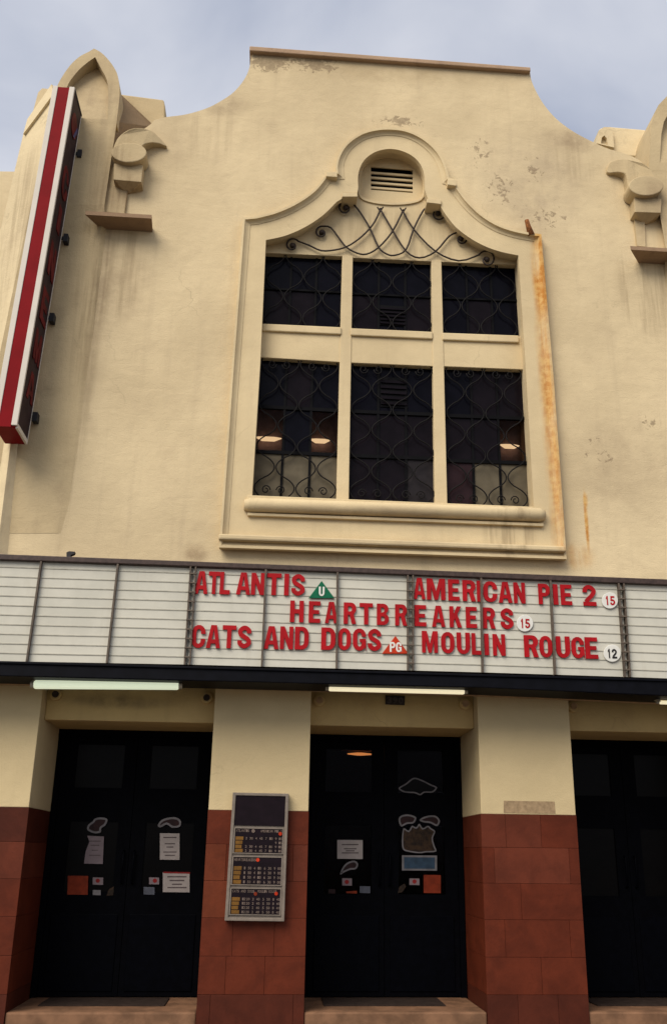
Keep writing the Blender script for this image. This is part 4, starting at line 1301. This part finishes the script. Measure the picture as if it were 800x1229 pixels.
for (v0, v1, ta, tb2), tm in zip(PAN, TIMES):
    pn = plate('film_board', cq(0.085, 0.915, v0 + 0.006, v1 - 0.006), CYF + 0.009, CYF + 0.0205, M_board, case)
    plate('board_frame', cq(0.062, 0.938, v0, v1), CYF + 0.004, CYF + 0.0205, M_metal, case, holes=[cq(0.084, 0.916, v0 + 0.007, v1 - 0.007)])
    dv = v1 - v0
    small_text('board_title', ta, 0.10, 0.10 + 0.029 * len(ta), v0 + dv * 0.07, v0 + dv * 0.17, M_print, pn)
    if tb2:
        small_text('board_title', tb2, 0.53, 0.53 + 0.027 * len(tb2), v0 + dv * 0.07, v0 + dv * 0.17, M_print, pn)
    for r_, row in enumerate(tm):
        va = v0 + dv * (0.36 + 0.158 * r_)
        vb = va + dv * 0.095
        q = [cq(0.10, 0.235 - 0.012 * (r_ % 3), va - dv * 0.015, vb + dv * 0.02)]
        bars('day_strip', q, CYF + 0.007, CYF + 0.0088, M_yellow, pn)
        for c, txt in enumerate(row):
            if txt:
                u = (0.275, 0.345, 0.445, 0.515, 0.62, 0.69, 0.79, 0.855)[c]
                small_text('showtime', txt, u - 0.002, u + 0.030 * len(txt), va, vb, M_print, pn)
for (u, v, m, lab) in ((0.40, 0.297, M_print, ''), (0.875, 0.315, M_orange_red, ''), (0.505, 0.522, M_orange_red, ''), (0.845, 0.783, M_orange_red, ''), (0.495, 0.787, M_orange, '')):
    c = lerp2(C4, u, v)
    plate('rating_disc', ellipse(c[0], c[1], 2.1, 2.3, 14), CYF + 0.005, CYF + 0.0088, m, case)

# ------------------------------------------------------------------ notices and stickers on the door glass
SY = 1.024
def sheet(name, pts, m, label, cat, lines=(), group='notices and stickers on the doors'):
    o = plate(name, pts, SY, SY + 0.004, m, None)
    tag(o, label, cat, group)
    return o
def rect4(x0, y0, x1, y1, sk=0.0):
    return [(x0 + sk, y0), (x1 + sk, y0 + 0.3), (x1, y1), (x0, y1 - 0.3)]
def text_lines(o, x0, x1, ys, h=1.3, m=None):
    for i, y in enumerate(ys):
        ins = (x1 - x0) * (0.12 * ((i * 7) % 3))
        bars('text_line', [[(x0 + ins, y), (x1 - ins, y), (x1 - ins, y + h), (x0 + ins, y + h)]], SY - 0.0015, SY + 0.0005, m or M_ink, o)
def dot(o, x, y, r_, m=None):
    plate('printed_spot', ellipse(x, y, r_, r_, 12), SY - 0.0015, SY + 0.0005, m or M_reddot, o)
def cutout(pts, label, core, d=2.0, n=4):
    pts = [(p.x, p.y) for p in spline(pts, n, True)]
    o = plate('outline_sticker', pts, SY, SY + 0.004, M_silver, None)
    tag(o, label, 'sticker', 'notices and stickers on the doors')
    plate('printed_centre', inset(pts, d), SY - 0.0015, SY + 0.0005, core, o)
    return o
# left bay, left leaf
cutout([(105, 996), (106, 990), (111, 986), (114, 982.5), (121, 981), (129, 983), (127, 990), (122, 994), (121, 999), (113, 1000)], 'silver edged blob sticker above the torn notice on the leftmost door', M_dark_print, 2.4)
o = sheet('notice', [(105, 1003), (125, 1004), (123.5, 1037), (101, 1036.5), (103, 1022), (107.5, 1010)], M_paper_pink, 'torn pinkish white notice on the leftmost door leaf', 'notice')
text_lines(o, 107, 121, [1009, 1014, 1020, 1026], 1.0)
sheet('orange_card', rect4(81, 1051, 105.5, 1074, 0.6), M_orange, 'square orange card low on the leftmost door leaf', 'card')
o = sheet('sticker', rect4(111.5, 1053, 124, 1062), M_paper_pink, 'small pale sticker with a red spot beside the orange card, leftmost door', 'sticker')
dot(o, 117.5, 1057, 2.6)
sheet('sticker', rect4(111.5, 1068, 121, 1074.5), M_silver, 'small dim grey sticker under the red spotted one on the leftmost door', 'sticker')
sheet('sticker', [(128, 1075), (131, 1067), (137, 1064), (136, 1074.5)], M_gold_print, 'small brown torn sticker at the lower right of the leftmost glass', 'sticker')
# left bay, right leaf
cutout([(189.5, 991), (193, 985), (201, 981.5), (211, 981), (217, 985), (216, 992), (207, 993.5), (200, 989.5), (193, 993)], 'silver edged curved sticker above the tall notice, second door leaf', M_dark_print, 2.4)
o = sheet('notice', rect4(192, 1000, 215.5, 1032), M_paper, 'tall white notice on the second door leaf from the left', 'notice')
text_lines(o, 196, 212, [1004.5, 1012, 1016, 1022, 1026], 1.2)
o = sheet('sticker', rect4(179, 1053, 191, 1061.5), M_paper_pink, 'small pale sticker with a red spot left of the framed notice, second leaf', 'sticker')
dot(o, 186, 1057, 2.6)
sheet('sticker', rect4(172.5, 1064.5, 185.5, 1073.8), M_paper_grey, 'small grey blue sticker low on the second door leaf', 'sticker')
o = sheet('notice', rect4(195.5, 1047, 227.5, 1071), M_paper, 'wide white notice with a red top edge and four lines, second leaf', 'notice')
bars('red_edge', [[(196, 1046.2), (228, 1046.8), (228, 1048.6), (196, 1048)]], SY - 0.0015, SY + 0.0005, M_reddot, o)
text_lines(o, 201, 224, [1051.5, 1056, 1060.5, 1064.5], 1.5)
# middle bay, left leaf
o = sheet('notice', rect4(404.5, 1008, 435, 1031), M_paper, 'white notice with a heading on the left leaf of the middle doors', 'notice')
text_lines(o, 410, 430, [1013, 1018, 1020.5, 1023], 1.3)
cutout([(408, 1049.5), (411, 1041), (417, 1035), (425, 1033), (429.5, 1037), (427, 1043), (420, 1044), (413, 1047)], 'silver edged curled sticker under the white notice, middle doors', M_dark_print, 2.0)
o = sheet('sticker', rect4(410.5, 1054, 422, 1063), M_paper_pink, 'small pale red spotted sticker on the left leaf of the middle doors', 'sticker')
dot(o, 416, 1058.5, 2.7)
sheet('sticker', rect4(431.5, 1063.5, 444, 1072), M_paper_grey, 'small grey sticker at the lower right of the middle left glass', 'sticker')
sheet('sticker', rect4(394, 1067, 402, 1072.5), M_dark_print, 'tiny dark red sticker in the lower left corner, middle doors', 'sticker')
sheet('sticker', [(415, 1070), (428, 1069), (428, 1072.5), (416, 1072)], M_orange, 'thin orange sliver of a sticker at the foot of the middle left glass', 'sticker')
# middle bay, right leaf
cutout([(478, 946), (487, 940), (496, 933.5), (506, 936), (516, 941), (524, 945), (519, 951), (509, 951.5), (504, 954.5), (497, 952), (485, 951)], 'large thin outlined hat shaped sticker high on the right middle door', M_g_door, 1.6)
cutout([(478, 984), (481, 979), (490, 977.5), (499, 981), (496, 988), (488, 989), (481, 992)], 'grey edged blob sticker, upper left one on the right middle door', M_dark_print, 2.0)
cutout([(503, 984), (511, 979.5), (522, 979), (527.5, 985), (524, 991.5), (516, 988), (508, 987)], 'grey edged curl sticker, upper right one on the right middle door', M_dark_print, 2.0)
cutout([(483, 1019), (482, 1005), (484, 994), (490, 997), (494, 991), (499, 993), (503, 988.5), (507, 994), (513, 991), (517, 994), (522, 998), (519, 1006), (521, 1015), (523, 1022), (511, 1023), (503, 1024), (491, 1022.5)], 'large flame shaped cut-out sticker on the right middle door', M_gold_print, 1.6, 3)
o = sheet('banner_sticker', rect4(482, 1026.5, 524, 1045), M_silver, 'blue banner sticker with a pale border under the flame shaped cut-out', 'sticker')
plate('printed_centre', rect4(484.5, 1028.8, 521.5, 1042.8), SY - 0.0015, SY + 0.0005, M_blue_print, o)
o = sheet('sticker', rect4(491, 1054.2, 503, 1062.3), M_paper_pink, 'small pale red spotted sticker on the right leaf of the middle doors', 'sticker')
dot(o, 497, 1058, 2.6)
sheet('orange_card', rect4(508, 1050, 528.5, 1072), M_orange, 'square orange card low on the right leaf of the middle doors', 'card')
sheet('sticker', [(477, 1072), (479, 1064), (485, 1060.5), (487, 1064), (482, 1071)], M_gold_print, 'small golden torn sticker at the lower left of the right middle glass', 'sticker')
